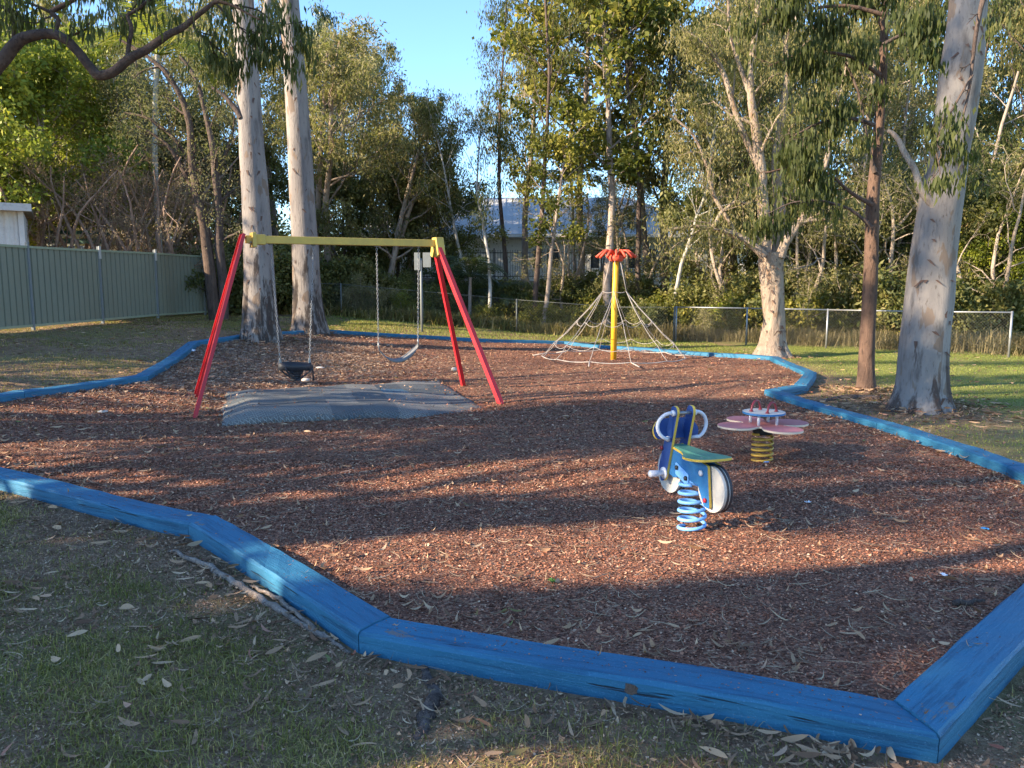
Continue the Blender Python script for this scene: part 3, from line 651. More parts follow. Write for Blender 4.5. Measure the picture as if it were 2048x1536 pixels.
# ------------------------------------------------------------------ playground equipment
# swing frame
A0 = np.array([-3.44, 10.2, 2.27]); A1 = np.array([-1.14, 11.47, 2.29]); bd_ = (A1-A0)/np.linalg.norm(A1-A0); bn = np.array([-bd_[1], bd_[0], 0])
feet = [G(385, 845), G(388, 798), G(1010, 812), G(930, 773)]
sw = root('swing_frame', (*((A0+A1)/2)[:2], 0), 'red and yellow A frame of the swings over the rubber mat', 'swing frame')
wb(MB().bar(A0-bd_*.02, A1+bd_*.02, .09, .1), 'crossbeam', M['yellow'], sw, bevel=.006)
for k, (ft, ap) in enumerate(zip(feet, (A0, A0, A1, A1))):
    side = -1 if k in (0, 2) else 1
    top = ap+bn*side*.05+bd_*(-.03 if k < 2 else .03)+[0, 0, -.02 if k > 1 else .05]
    ft = ft.copy(); ft[2] -= .12; d = (top-ft)/np.linalg.norm(top-ft)
    out_ = -bd_ if k < 2 else bd_
    sx = np.cross(d, out_); sx /= np.linalg.norm(sx); sz = np.cross(sx, d)
    w, t, f = .105, .007, .045                            # channel section: web and two flanges
    for_ = [(-w/2, 0), (w/2, 0), (w/2, f), (w/2-t, f), (w/2-t, t), (-w/2+t, t), (-w/2+t, f), (-w/2, f)]
    if k >= 2: for_ = [(-.045, -.03), (.045, -.03), (.045, .03), (-.045, .03)]
    P = [ft+sx*a_+sz*b_ for a_, b_ in for_]
    wb(MB().prism(P, top-ft), 'leg', M['red'] if k in (1, 3) else M['redpale'], sw, bevel=.002)
for ap, s in ((A0, -1), (A1, 1)):
    if s > 0:
        mb = MB(); P = [ap+bn*a_+np.array([0, 0, b_])+bd_*.0 for a_, b_ in ((-.15, -.17), (-.075, -.2), (0, -.06), (.075, -.2), (.15, -.17), (.075, .085), (-.075, .085))]
        mb.prism(P, bd_*.12)
    else:
        P = [ap+bn*a_+np.array([0, 0, b_])+bd_*.05 for a_, b_ in ((-.13, -.1), (.13, -.1), (.1, .09), (-.1, .09))]; mb = MB().prism(P, bd_*.05)
        mb.box(ap+bd_*.16, (.13, .13, .13), Matrix.Rotation(math.atan2(bd_[1], bd_[0]), 3, 'Z'))
    br = wb(mb, 'bracket', M['yellow'], sw, bevel=.006)
    for a_ in (-.06, .06):
        c = ap+bn*a_+bd_*(.125 if s > 0 else .045)+[0, 0, -.04]
        o = wb(MB().tube([c, c+bd_*s*.02], .012, 8), 'bolt', M['steel'], sw); o.parent = br
def chain(P0, P1, sag=0.):
    """oblong links, alternately turned"""
    P0 = np.asarray(P0, float); P1 = np.asarray(P1, float); L = np.linalg.norm(P1-P0); n = int(L/.034); s = Soup(); d = (P1-P0)/L
    u = np.cross(d, [0, 1, 0]); u /= np.linalg.norm(u); v = np.cross(d, u)
    for q in range(n):
        c = P0+(P1-P0)*(q+.5)/n; w = u if q % 2 else v
        th = np.linspace(0, 2*math.pi, 9); pts = np.array([c+d*.021*math.cos(a)+w*.011*math.sin(a) for a in th]); s.tube(pts, .0036, 4)
    return s
def chain_part(P0, P1, r):
    off = np.array(r.location); return obj('chain', chain(np.asarray(P0)-off, np.asarray(P1)-off).me('chain', M['steel']), r)
def onbeam(px):                                           # point under the beam for a picture column
    t = np.linspace(0, 1, 400)[:, None]; P = A0+(A1-A0)*t; dx = P[:, 0]/(P[:, 1]*math.cos(PITCH)-(P[:, 2]-1.65)*math.sin(PITCH))*FPX+1024
    return P[np.argmin(abs(dx-px))]-[0, 0, .05]
# bucket swing
a, b = onbeam(541), onbeam(627); c = (a+b)/2
ca, cb = PX(560, 722, a[1]-.05), PX(619, 722, b[1]-.05)
bs = root('bucket_swing', tuple((ca+cb)/2), 'black toddler bucket swing hanging on chains in front of the pale gums', 'swing')
ctr = (ca+cb)/2; ax_ = (cb-ca)/np.linalg.norm(cb-ca); ay_ = np.cross([0, 0, 1], ax_); ay_ /= np.linalg.norm(ay_)
chain_part(a, ca, bs); chain_part(b, cb, bs)
for p in (a, b): wb(MB().box(p+[0, 0, .01], (.05, .05, .05)), 'hanger', M['steel_dark'], bs)
mb = MB(); hw = np.linalg.norm(cb-ca)/2
def band(mb, pts, h, t):
    pts = np.asarray(pts, float); n = len(pts); V = []
    T = np.gradient(pts, axis=0); N_ = np.cross(T, [0, 0, 1]); N_ /= np.linalg.norm(N_, axis=1)[:, None]
    for p, q in zip(pts, N_):
        hh_ = h(p) if callable(h) else (0, -h)
        for s_, z_ in ((0, hh_[0]), (t, hh_[0]), (t, hh_[1]), (0, hh_[1])): V.append(p+q*s_+[0, 0, z_])
    Fs = []
    for i in range(n-1):
        for k in range(4): Fs.append((4*i+k, 4*i+(k+1) % 4, 4*i+4+(k+1) % 4, 4*i+4+k))
    Fs += [(0, 1, 2, 3), (4*n-1, 4*n-2, 4*n-3, 4*n-4)]; mb.add(V, Fs)
th = np.linspace(0, 2*math.pi, 25)
ringp = np.array([ctr+ax_*(hw+.01)*math.cos(a_)+ay_*.12*math.sin(a_)+[0, 0, -.02-.035*abs(math.sin(a_))*0] for a_ in th])
band(mb, ringp, .105, .012)
wb(mb, 'seat', M['rubber'], bs, True)
mb = MB()                                                  # leg-hole sling: front and back straps meeting at the crotch
for s_ in (-1, 1):
    for e_ in (-1, 1):
        P = [ctr+ax_*hw*.9*e_*(1-q)**.8*1+ay_*.115*s_*(1-q*.75)+[0, 0, -.09-.165*q**.8] for q in np.linspace(0, 1, 8)]
        mb.tube(P, .013, 6)
    P = []
    for q in np.linspace(0, 1, 6):
        P.append(ctr+ay_*.118*s_*(1-q*.8)+[0, 0, -.08-.17*q])
    for p, q in zip(P[:-1], P[1:]): mb.prism([p-ax_*.06, p+ax_*.06, q+ax_*.05, q-ax_*.05], ay_*-s_*.012)
mb.box(ctr+[0, 0, -.255], (.13, .1, .02))
wb(mb, 'leg_sling', M['rubber'], bs, True)
for e_, p in ((-1, ca), (1, cb)): wb(MB().bar(p+[0, 0, .02], p+ax_*e_*.0+[0, 0, -.11], .035, .012, ay_).tube([p+[0, 0, .0], p+[0, 0, .04]], .012, 6), 'clip', M['steel'], bs)
wb(MB().tube([cb+ax_*.03+[0, 0, -.05], cb+ax_*.045+[0, 0, -.15], cb+ax_*.05+[0, 0, -.27]], .012, 6), 'strap', M['rubber'], bs, True)
# belt swing
a, b = onbeam(753), onbeam(837); ca, cb = PX(757, 692, a[1]+.1), PX(836, 684, b[1]-.05)
ls = root('belt_swing', tuple((ca+cb)/2), 'sagging grey belt swing on chains beside the right hand red legs', 'swing')
chain_part(a, ca, ls); chain_part(b, cb, ls)
for p in (a, b): wb(MB().box(p+[0, 0, .01], (.05, .05, .05)), 'hanger', M['steel_dark'], ls)
for p in (ca, cb): wb(MB().tube([p+[0, 0, .05], p, p+[.01, 0, -.05]], .012, 6), 'clip', M['steel'], ls, True)
ax_ = (cb-ca); ay_ = np.cross([0, 0, 1], ax_); ay_ /= np.linalg.norm(ay_); V = []; n = 14
for q in range(n+1):
    t = q/n; p = ca+(cb-ca)*t+[0, 0, -.05-.19*4*t*(1-t)*(1-.25*(t-.5))]; w = .028+.045*min(1, 4*t*(1-t)*1.6)
    tw = ay_*math.cos(.55)+np.array([0, 0, 1])*math.sin(.55)*(t-.15)*1.3
    for s_, z_ in ((-1, -.01), (1, -.01), (1, .014), (-1, .014)): V.append(p+tw*w*s_+[0, 0, z_])
Fs = [(4*q+k, 4*q+(k+1) % 4, 4*q+4+(k+1) % 4, 4*q+4+k) for q in range(n) for k in range(4)]+[(0, 1, 2, 3), (4*n+3, 4*n+2, 4*n+1, 4*n)]
wb(MB().add(V, Fs), 'seat', M['rubber_grey'], ls, True)

# rubber mat, humped over the mulch: sheet of tiles with thickness
c00, c10, c11, c01 = G(438, 858)[:2], G(985, 827)[:2], G(880, 765)[:2], G(445, 788)[:2]
nu, nv = 60, 44; V = []; rr = []
tile = rng.random((8, 6))*.75; tile[5, 3] = 1; tile[5, 2] = .9; tile[4, 3] = .55; tile[6, 5] = .85; tile[7,5]=.8; tile[0,0]=.8;tile[2,1]=.1
for q in range(nv+1):
    for p in range(nu+1):
        u, v = p/nu, q/nv; xy = (c00*(1-u)+c10*u)*(1-v)+(c01*(1-u)+c11*u)*v
        ed = min(u, 1-u, v, 1-v)
        edge_n = (vnoise(np.array(u*6.), np.array(v*6.), 77)-.5)*.12*(1 if ed < .02 else .3)
        xy = xy+np.array([edge_n*.3, edge_n])
        e = sstep(min(u/.12, 1))*sstep(min((1-u)/.5, 1))*sstep(min(v/.1, 1))**.6*sstep(min((1-v)/.2, 1))
        z = float(MZ(*xy))+.012+float(e)*.10+.010*math.sin(v*12.5+u*1.5)*float(e)+(.018 if ed > .004 else -.04)
        if u > .62 and v < .3: z -= .045*min(1, (u-.62)/.2)*(1-v/.3)
        V.append([*xy, z])
V = np.array(V); mc = V.mean(0); mc[2] = 0
Fs = []; 
for q in range(nv):
    for p in range(nu):
        i = q*(nu+1)+p; Fs.append((i, i+1, i+nu+2, i+nu+1)); rr.append(tile[int(p/nu*8), int(q/nv*6)])
mo = obj('rubber_mat', mesh('rubber_mat', V-mc, np.array(Fs), M['mat'], True, rr)); mo.location = mc
sd = mo.modifiers.new('thick', 'SOLIDIFY'); sd.thickness = .022; sd.offset = -1
tag(mo, 'humped blue grey rubber grass mat under the swings', 'rubber mat')

k_ = rng.integers(0, len(V), 9000); uu, vv = (k_ % (nu+1))/nu, (k_//(nu+1))/nv; ed = np.minimum(np.minimum(uu, 1-uu), np.minimum(vv, 1-vv)); ok = rng.random(len(k_)) < np.exp(-ed/.03)*.9+.03
Q = V[k_[ok]]+np.c_[rng.normal(0, .03, (ok.sum(), 2)), np.full(ok.sum(), .004)]
tag(chips(0, Q[:, 0], Q[:, 1], Q[:, 2], .022, M['chip'], 'spilled_chips'), 'bark chips kicked onto the edges of the rubber mat', 'bark chips', kind='stuff')
Q = V[rng.integers(0, len(V), 90)]; tag(fallen(Q[:, 0], Q[:, 1], Q[:, 2]+.006, (.05, .12), (.008, .016), M['litter'], 'mat_leaves', .4), 'a few dry leaves lying on the rubber mat', 'leaf litter', kind='stuff')
# rope climber with orange cap
wp = G(1227, 722); wp[2] = MZ(wp[0], wp[1]); wr_ = root('rope_climber', tuple(wp), 'spinning cone of rope netting round a yellow pole with an orange cap', 'climbing net')
MB().tube([[0, 0, -.1], [.0, 0, 1.2], [.02, 0, 2.2]], [.068, .066, .064], 20).build('pole', M['yellowpole'], wr_, True)
cap = MB().tube([[.02, 0, 2.18], [.02, 0, 2.2], [.02, 0, 2.27], [.02, 0, 2.33], [.02, 0, 2.36]], [.13, .155, .165, .12, .07], 24).build('cap', M['orange'], wr_, True)
for q in range(14):
    a_ = q*2*math.pi/14+.1; d = np.array([math.cos(a_), math.sin(a_), 0]); c = np.array([.02, 0, 0])
    l_ = .43+.02*(q % 2)
    o = MB().tube([c+d*.08+[0, 0, 2.31], c+d*.2+[0, 0, 2.41], c+d*.27+[0, 0, 2.41], c+d*l_+[0, 0, 2.27]], .026, 8).build('arm', M['orange'], wr_, True); o.parent = cap
rings = [(.30, 1.52, 6), (.86, .86, 12), (1.36, .38, 12), (1.62, .09, 12)]
def rp(r, z, a_): return np.array([r*math.cos(a_), r*math.sin(a_), z])
for q in range(6):
    a_ = q*math.pi/3+.35
    MB().tube([rp(.13, 2.2, a_), rp(.30, 1.52, a_)], .007, 6).build('rope', M['rope'], wr_, True)
    for s_ in (-1, 1):
        b_ = a_+s_*math.pi/12*1.0; 
        P = [rp(.30, 1.52, a_), rp(.86, .86, b_), rp(1.36, .38, b_), rp(1.64, .09, b_)]
        Q = [P[0]]
        for u_, v_ in zip(P[:-1], P[1:]):
            for t in (.5, 1.): Q.append(u_+(v_-u_)*t-[0, 0, .03*(1 if t == .5 else 0)])
        MB().tube(Q, .0065, 6).build('rope', M['rope'], wr_, True)
        # anchor tail lying on the mulch
        if q % 2 == 0: MB().tube([rp(1.64, .09, b_), rp(1.95, .03, b_+.05)], .012, 6).build('rope_tail', M['rope'], wr_, True)
for r_, z_, n_ in rings:
    P = []
    nn = 6 if n_ == 6 else 12
    for q in range(nn+1):
        a_ = (q//1)*2*math.pi/nn+(.35 if nn == 6 else .35-math.pi/12); P.append(rp(r_, z_, a_))
        if q < nn:
            a2 = a_+2*math.pi/nn
            for t in (.25, .5, .75):
                m_ = rp(r_, z_, a_)*(1-t)+rp(r_, z_, a2)*t; m_[2] -= (.1 if r_ < 1.5 and (r_ > .5) else (.03 if r_ < .5 else .03))*4*t*(1-t); P.append(m_)
    MB().tube(P, .006 if r_ < 1.6 else .0105, 6, cap=False).build('net_ring', M['rope'], wr_, True)

# spring rider shaped like a motorbike (x forward, y left, z up)
def coil(r, z0, z1, turns, wr, n=20, seg=26, x0=0, taper=0):
    t = np.linspace(0, 1, int(turns*seg)); a_ = t*turns*2*math.pi
    zt = z0+(z1-z0)*t; rr_ = r-taper*t
    return MB().tube(np.stack([x0+rr_*np.cos(a_), rr_*np.sin(a_), zt], 1), wr, 10)
def plate(mb, P, y, t):                                   # outline P in x-z at lateral y, thickness t
    return mb.prism([[p[0], y-t/2, p[1]] for p in P], (0, t, 0))
def disc(mb, c, r, y, t, n=40):
    return plate(mb, [(c[0]+r*math.cos(q*2*math.pi/n), c[1]+r*math.sin(q*2*math.pi/n)) for q in range(n)], y, t)
def rounded(P, r=.02, n=4):
    out_ = []; P = [np.array(p, float) for p in P]
    for i in range(len(P)):
        a, b, c = P[i-1], P[i], P[(i+1) % len(P)]; u = (a-b)/np.linalg.norm(a-b); v = (c-b)/np.linalg.norm(c-b); rr_ = min(r, .45*np.linalg.norm(a-b), .45*np.linalg.norm(c-b))
        for q in range(n+1):
            t = q/n; out_.append(tuple((b+u*rr_)*(1-t)**2+b*2*t*(1-t)+(b+v*rr_)*t*t))
    return out_
def edged(P, y, t, face, edge, parent, name, elabel='edge'):
    """board with a coloured face on both sides and an edge band of another colour"""
    mb = MB(); n = len(P)
    V = [[p[0], y-t/2, p[1]] for p in P]+[[p[0], y+t/2, p[1]] for p in P]
    o = MB().add(V, [tuple(range(n))[::-1], tuple(range(n, 2*n))]).build(name, face, parent)
    e_ = MB().add(V, [(i, (i+1) % n, (i+1) % n+n, i+n) for i in range(n)]).build(elabel, edge, o); return o
g = G(1383, 1058); hd = math.atan2(.52, -.185)
rd = root('spring_rider', (g[0], g[1], float(MZ(g[0], g[1]))), 'blue motorbike spring rider with green seat on a light blue coil spring', 'spring rider', rz=hd)
coil(.088, .0, .33, 5.4, .0125).build('spring', M['lightblue'], rd, True)
sp_ = MB().box((0, 0, .35), (.16, .10, .02)); sp_.build('spring_plate', M['lightblue'], rd, bevel=.004)
for s_ in (1, -1):
    y = s_*.062
    up = rounded([(.30, .27), (.235, .30), (.10, .80), (.115, .835), (.165, .84), (.19, .80), (.27, .55), (.33, .38)], .035)
    edged(up, s_*.064, .019, M['blue_dark'], M['edge_yellow'], rd, 'fork_board')
    bodyp = rounded([(.235, .56), (.25, .35), (.15, .33), (.05, .37), (-.09, .35), (-.14, .35), (-.215, .225), (-.28, .22), (-.245, .50), (-.1, .515), (.1, .535)], .02)
    edged(bodyp, s_*.043, .019, M['blue'], M['edge_yellow'], rd, 'body_board')
    br = plate(MB(), rounded([(.13, .45), (-.035, .395), (-.035, .31), (.13, .365)], .012), s_*.058, .006).build('bracket', M['lightblue'], rd, bevel=.002)
    for bx, bz in ((.105, .415), (-.01, .365)):
        o = MB().tube([[bx, s_*.060, bz], [bx, s_*.072, bz], [bx, s_*.078, bz]], [.017, .016, .007], 12).build('bolt', M['black'], br, True)
    for bx, bz, mm, rr_ in ((.285, .52, M['maroon'], .014), (-.235, .27, M['red'], .015), (-.18, .44, M['plastic_white'], .02)):
        yo = s_*(.074 if bx > 0 else .053)
        MB().tube([[bx, yo, bz], [bx, yo+s_*.012, bz], [bx, yo+s_*.015, bz]], [rr_, rr_, rr_*.5], 12).build('bolt_cap', mm, rd, True)
    # handle: C shaped loop
    P = [[.135, s_*.07, .79]]+[[.135+.02*math.sin(q), s_*(.09+.105*math.sin(q)), .70+.095*math.cos(q)] for q in np.linspace(.25, math.pi-.45, 10)]+[[.20, s_*.075, .60]]
    h_ = MB().tube(P, .0125, 10).build('handle', M['plastic_white'], rd, True)
    MB().tube([[.135, s_*.073, .79], [.135, s_*.095, .79]], .021, 12).build('flange', M['plastic_white'], h_, True)
    MB().tube([[.20, s_*.073, .60], [.20, s_*.09, .60]], .019, 12).build('flange', M['plastic_white'], h_, True)
    f_ = MB().tube([[.255, s_*.075, .345], [.255, s_*.11, .345], [.255, s_*.115, .345], [.255, s_*.185, .345], [.255, s_*.195, .345]], [.018, .018, .022, .026, .016], 12).build('footrest', M['plastic_white'], rd, True)
    MB().tube([[.255, s_*.073, .345], [.255, s_*.082, .345]], .042, 16).build('flange', M['plastic_white'], f_, True)
MB().tube([[.135, -.055, .79], [.135, .055, .79]], .012, 10).build('crossbar', M['steel'], rd, True)
# rounded screen board across the front
P = rounded([(-.17, -.07), (.17, -.07), (.185, 0), (.13, .075), (-.13, .075), (-.185, 0)], .06, 5); n = len(P)
fr_d = np.array([.35, 0, .94]); V = [np.array([.235, p[0], .665])+fr_d*p[1]+np.array([.94, 0, -.35])*t for t in (0, .018) for p in P]
o = MB().add(V, [tuple(range(n))[::-1], tuple(range(n, 2*n))]).build('front_screen', M['blue_dark'], rd); MB().add(V, [(i, (i+1) % n, (i+1) % n+n, i+n) for i in range(n)]).build('edge', M['edge_yellow'], o)
# seat board
P = [(.22, .055), (.05, .065), (-.03, .10), (-.06, .13), (-.12, .145), (-.22, .14), (-.28, .11), (-.30, .05), (-.30, -.05), (-.28, -.11), (-.22, -.14), (-.12, -.145), (-.06, -.13), (-.03, -.10), (.05, -.065), (.22, -.055)]
P = rounded(P, .02, 2); n = len(P); zs = lambda x: .555-.02*math.sin((x+.3)/.52*math.pi)
V = [[x, y, zs(x)] for x, y in P]+[[x, y, zs(x)-.016] for x, y in P]
from mathutils.geometry import tessellate_polygon
tr = tessellate_polygon([[Vector((x, y, 0)) for x, y in P]])
st = MB().add(V, [tuple(t_) for t_ in tr]+[tuple(q+n for q in t_)[::-1] for t_ in tr]).build('seat', M['green'], rd)
MB().add(V, [(i, (i+1) % n, (i+1) % n+n, i+n)[::-1] for i in range(n)]).build('edge', M['edge_yellow'], st)
for y in (-.07, .07): MB().tube([[-.2, y, zs(-.2)], [-.2, y, zs(-.2)+.007]], [.014, .008], 10).build('bolt', M['steel'], st, True)
for cx, nm in ((.28, 'front_wheel'), (-.245, 'rear_wheel')):
    cz = .345; w = disc(MB(), (cx, cz), .152, .012, .02).build(nm, M['white'], rd)
    mb = MB(); disc(mb, (cx, cz), .158, -.005, .012); disc(mb, (cx, cz), .158, -.030, .014); mb.build('tyre', M['rubber'], w)
    disc(MB(), (cx, cz), .153, -.0165, .010).build('disc', M['white'], w)
    MB().tube([[cx, -.05, cz], [cx, .05, cz]], .012, 8).build('axle', M['steel'], w)

# pink flower rocker
g = G(1524, 912); fl = root('flower_rocker', (g[0], g[1], float(MZ(g[0], g[1]))), 'pink four petal spring rocker with white disc on a yellow spring', 'spring rocker', rz=R(18))
coil(.095, -.02, .27, 5.6, .012).build('spring', M['spring_yellow'], fl, True)
MB().tube([[0, 0, .265], [0, 0, .28], [0, 0, .325], [0, 0, .345]], [.085, .095, .095, .11], 20).build('spring_cap', M['black'], fl, True)
MB().box((-.02, -.1, -.005), (.05, .035, .045)).build('spring_clamp', M['lightblue'], fl, bevel=.006)
P = []
for q in range(200):                                       # four round petals with deep rounded notches
    a_ = q*2*math.pi/200; ph = (a_+math.pi/4) % (math.pi/2)-math.pi/4; D_, R_ = .295, .185
    k_ = R_**2-(D_*math.sin(ph))**2; r_ = D_*math.cos(ph)+math.sqrt(k_) if k_ > 0 else 0; r_ = max(r_, .17+.02*abs(ph)/.785)
    P.append([r_*math.cos(a_), r_*math.sin(a_)])
P = np.array(P)
for _ in range(2): P = (np.roll(P, 1, 0)+P*2+np.roll(P, -1, 0))/4
P = [tuple(p) for p in P]
n = len(P); tr = tessellate_polygon([[Vector((x, y, 0)) for x, y in P]]); zf_ = .348
V = [[x, y, zf_+.018] for x, y in P]+[[x, y, zf_] for x, y in P]
tb = MB().add(V, [tuple(t_) for t_ in tr]+[tuple(q+n for q in t_)[::-1] for t_ in tr]).build('petal_seat', M['pink'], fl)
MB().add(V, [(i, (i+1) % n, (i+1) % n+n, i+n)[::-1] for i in range(n)]).build('edge', M['cream'], tb)
for q in range(4):
    a_ = q*math.pi/2+.6; MB().tube([[.13*math.cos(a_), .13*math.sin(a_), .366], [.13*math.cos(a_), .13*math.sin(a_), .468]], .014, 10).build('spacer', M['plastic_white'], fl, True)
n = 40; P = [(.2*math.cos(q*2*math.pi/n), .2*math.sin(q*2*math.pi/n)) for q in range(n)]
tp = MB().add([[x, y, .486] for x, y in P]+[[x, y, .468] for x, y in P], [tuple(range(n)), tuple(range(n, 2*n))[::-1]]).build('disc', M['white'], fl)
MB().add([[x*1.004, y*1.004, .4865] for x, y in P]+[[x*1.004, y*1.004, .4675] for x, y in P], [(i, (i+1) % n, (i+1) % n+n, i+n)[::-1] for i in range(n)]).build('edge', M['blue'], tp)
for s_, aa in ((1, R(25)), (-1, R(25))):
    cxy = np.array([math.sin(R(25)), -math.cos(R(25))])*.085*s_; d = np.array([math.cos(R(25)), math.sin(R(25))])
    P = [[cxy[0]-d[0]*.085*math.cos(t), cxy[1]-d[1]*.085*math.cos(t), .484+.10*math.sin(t)] for t in np.linspace(0, math.pi, 14)]
    h_ = MB().tube(P, .0115, 10).build('handle', M['maroon'], fl, True)
    for e_ in (-1, 1): MB().tube([[cxy[0]+d[0]*.085*e_, cxy[1]+d[1]*.085*e_, .4865], [cxy[0]+d[0]*.085*e_, cxy[1]+d[1]*.085*e_, .5]], [.022, .016], 10).build('flange', M['maroon'], h_, True)

# ------------------------------------------------------------------ trees
def nrm(v): return v/(np.linalg.norm(v)+1e-9)
def limb(r, p, d, L, r0, r1, wig=.12, up=.0, seg=.35, nmin=4):
    n = max(nmin, int(L/seg)); P = [np.array(p, float)]; d = nrm(np.array(d, float))
    for i in range(n):
        d = nrm(d+r.normal(0, wig, 3)+np.array([0, 0, up])); P.append(P[-1]+d*L/n)
    P = np.array(P); return P, np.linspace(r0, r1, n+1)**1.0
def perp_dir(r, d, ang, az=None):
    d = nrm(d); u = nrm(np.cross(d, [0.3, .2, 1.] if abs(d[2]) < .95 else [1., 0, 0])); v = np.cross(d, u)
    az = r.uniform(0, 6.283) if az is None else az
    return nrm(d*math.cos(ang)+(u*math.cos(az)+v*math.sin(az))*math.sin(ang))
def ramify(r, so, P, R, n, Lr, ang, rr, depth, anchors, t0=.3, wig=.16, up=.02, droop=0., lratio=.5, sides=4):
    """children along a limb, recursively; tips and twigs give leaf anchors"""
    L = np.linalg.norm(np.diff(P, axis=0), axis=1).sum()
    for k in range(n):
        t = t0+(1-t0)*(k+r.uniform(.2, .9))/n; i = min(len(P)-2, int(t*(len(P)-1))); f = t*(len(P)-1)-i
        p = P[i]*(1-f)+P[i+1]*f; d = nrm(P[i+1]-P[i]); q = perp_dir(r, d, ang*r.uniform(.7, 1.3))
        l = Lr*r.uniform(.6, 1.2)*(1-.45*t); rad = max(.006, (R[i]*rr))
        C, RC = limb(r, p, q, l, rad, max(.004, rad*.3), wig, up-droop*(depth < 2), .28)
        so.tube(C, RC, sides if rad > .02 else 3)
        if depth > 1: ramify(r, so, C, RC, max(2, int(n*.75)), l*lratio, ang, rr, depth-1, anchors, .25, wig*1.15, up, droop, lratio, 3)
        if depth <= 2:
            for c in C[max(1, len(C)//3):]: anchors.append(c)
def leaves(r, A, N, L, Wd, spread, hang=.6, clump=.5, tip=None, floor=None, keep=None):
    """N leaf quads gathered round the anchor points; hang 1 = straight down, 0 = any way"""
    A = np.asarray(A)
    w = r.random(len(A))**2+.15; w /= w.sum()
    idx = r.choice(len(A), N, p=w); P = A[idx]+r.normal(0, spread, (N, 3))*np.array([1, 1, .8])*(clump+r.random((N, 1))*(1-clump)*1.4)
    if keep is not None: P = P[keep(P)]; N = len(P)
    d = r.normal(0, 1, (N, 3)); d /= np.linalg.norm(d, axis=1)[:, None]; d = d*(1-hang)+np.array([0, 0, -1.])*hang; d /= np.linalg.norm(d, axis=1)[:, None]
    s = np.cross(d, r.normal(0, 1, (N, 3))); s /= np.linalg.norm(s, axis=1)[:, None]
    l = L*r.uniform(.6, 1.3, N)[:, None]; w_ = Wd*r.uniform(.6, 1.25, N)[:, None]; nn = np.cross(d, s); bend = nn*l*r.normal(0, .12, (N, 1))
    V = np.stack([P, P+d*l*.42+s*w_/2+bend, P+d*l+bend*.2, P+d*l*.42-s*w_/2+bend], 1).reshape(-1, 3)
    cl = vnoise(P[:, 0]*.9+P[:, 2]*.7, P[:, 1]*.9-P[:, 2]*.6, 5)
    return V, np.arange(4*N).reshape(N, 4), np.clip(.55*r.random(N)+.6*(cl-.1), 0, 1)
def proto_tree(seed, Ht, r0, bark, leafm, base=.35, Rc=2.5, nb=14, ang=R(50), n2=5, depth=2, N=24000, leaf=(.13, .03), spread=.28, hang=.6, up=.05, stems=1, wig=.07, shape='oval', splay=.15, topr=.25, sides=8, up2=.02, bwig=.16):
    r = np.random.default_rng(seed); so = Soup(); anc = []
    for s_ in range(stems):
        a = r.uniform(0, 6.283); d = np.array([math.cos(a)*splay, math.sin(a)*splay, 1]) if stems > 1 else np.array([r.normal(0, .03), r.normal(0, .03), 1])
        h_ = Ht*r.uniform(.85, 1.05) if stems > 1 else Ht
        P, RR = limb(r, [math.cos(a)*r0*1.5*(stems > 1), math.sin(a)*r0*1.5*(stems > 1), -.15], d, h_, r0, r0*topr, wig*.5, .05, .5)
        RR = RR.copy(); RR[0] *= 1.35; so.tube(P, RR, sides)
        k = max(3, nb//stems)
        for b in range(k):
            t = base+(.98-base)*(b+r.uniform(0, .8))/k; i = min(len(P)-2, int(t*(len(P)-1))); p = P[i]; tt = (t-base)/(1-base)
            if shape == 'oval': f = .45+.9*math.sin(math.pi*min(1, tt*.85+.12))
            elif shape == 'top': f = .4+.9*tt*(1.25-tt)
            elif shape == 'cone': f = 1.15-.8*tt
            else: f = .9+.3*r.random()
            L = Rc*f*r.uniform(.7, 1.15); az = b*2.399+r.uniform(-.4, .4)
            q = perp_dir(r, P[i+1]-P[i], ang*r.uniform(.75, 1.25), az); rad = max(.015, RR[i]*.42)
            C, RC = limb(r, p, q, L, rad, rad*.25, bwig, up, .35); so.tube(C, RC, 5)
            ramify(r, so, C, RC, n2, L*.5, R(42), .55, depth, anc, .25, bwig*1.1, up2)
        for c in P[-3:]: anc.append(c)
    tm = so.me('trunk', bark)
    V, F, rn = leaves(r, anc, N, leaf[0], leaf[1], spread, hang)
    V[:, 2] = np.maximum(V[:, 2], .15)
    return tm, mesh('crown', V, F, leafm, False, rn)
def proto_bush(seed, Rx, Hb, leafm, bark, N=14000, leaf=(.08, .035), nst=14, spread=.2, hang=.2):
    r = np.random.default_rng(seed); so = Soup(); anc = []
    for k in range(nst):
        a = r.uniform(0, 6.283); t = r.uniform(.2, 1.)**.6; d = np.array([math.cos(a)*Rx*t/Hb, math.sin(a)*Rx*t/Hb, 1.])
        C, RC = limb(r, [math.cos(a)*.1*Rx, math.sin(a)*.1*Rx, -.1], d, math.hypot(Hb, Rx*t)*r.uniform(.65, 1.0), .03*Hb/2+.01, .006, .13, .0, .3); so.tube(C, RC, 4)
        ramify(r, so, C, RC, 6, .5*Rx, R(50), .5, 2, anc, .12, .2, .01)
    V, F, rn = leaves(r, anc, N, leaf[0], leaf[1], spread, hang); V[:, 2] = np.maximum(V[:, 2], .02)
    return so.me('stems', bark), mesh('crown', V, F, leafm, False, rn)
def plant(name, pr, x, y, label, cat, group=None, s=1., rz=0., sz=None, names=('trunk', 'crown'), z=None, lean=(0, 0)):
    t = root(name, (x, y, Hs(x, y) if z is None else z), label, cat, group, rz=rz, rx=lean[0], ry=lean[1]); t.scale = (s, s, sz or s)
    for nm, me in zip(names, pr):
        if me is not None: obj(nm, me, t)
    return t
PR = {}
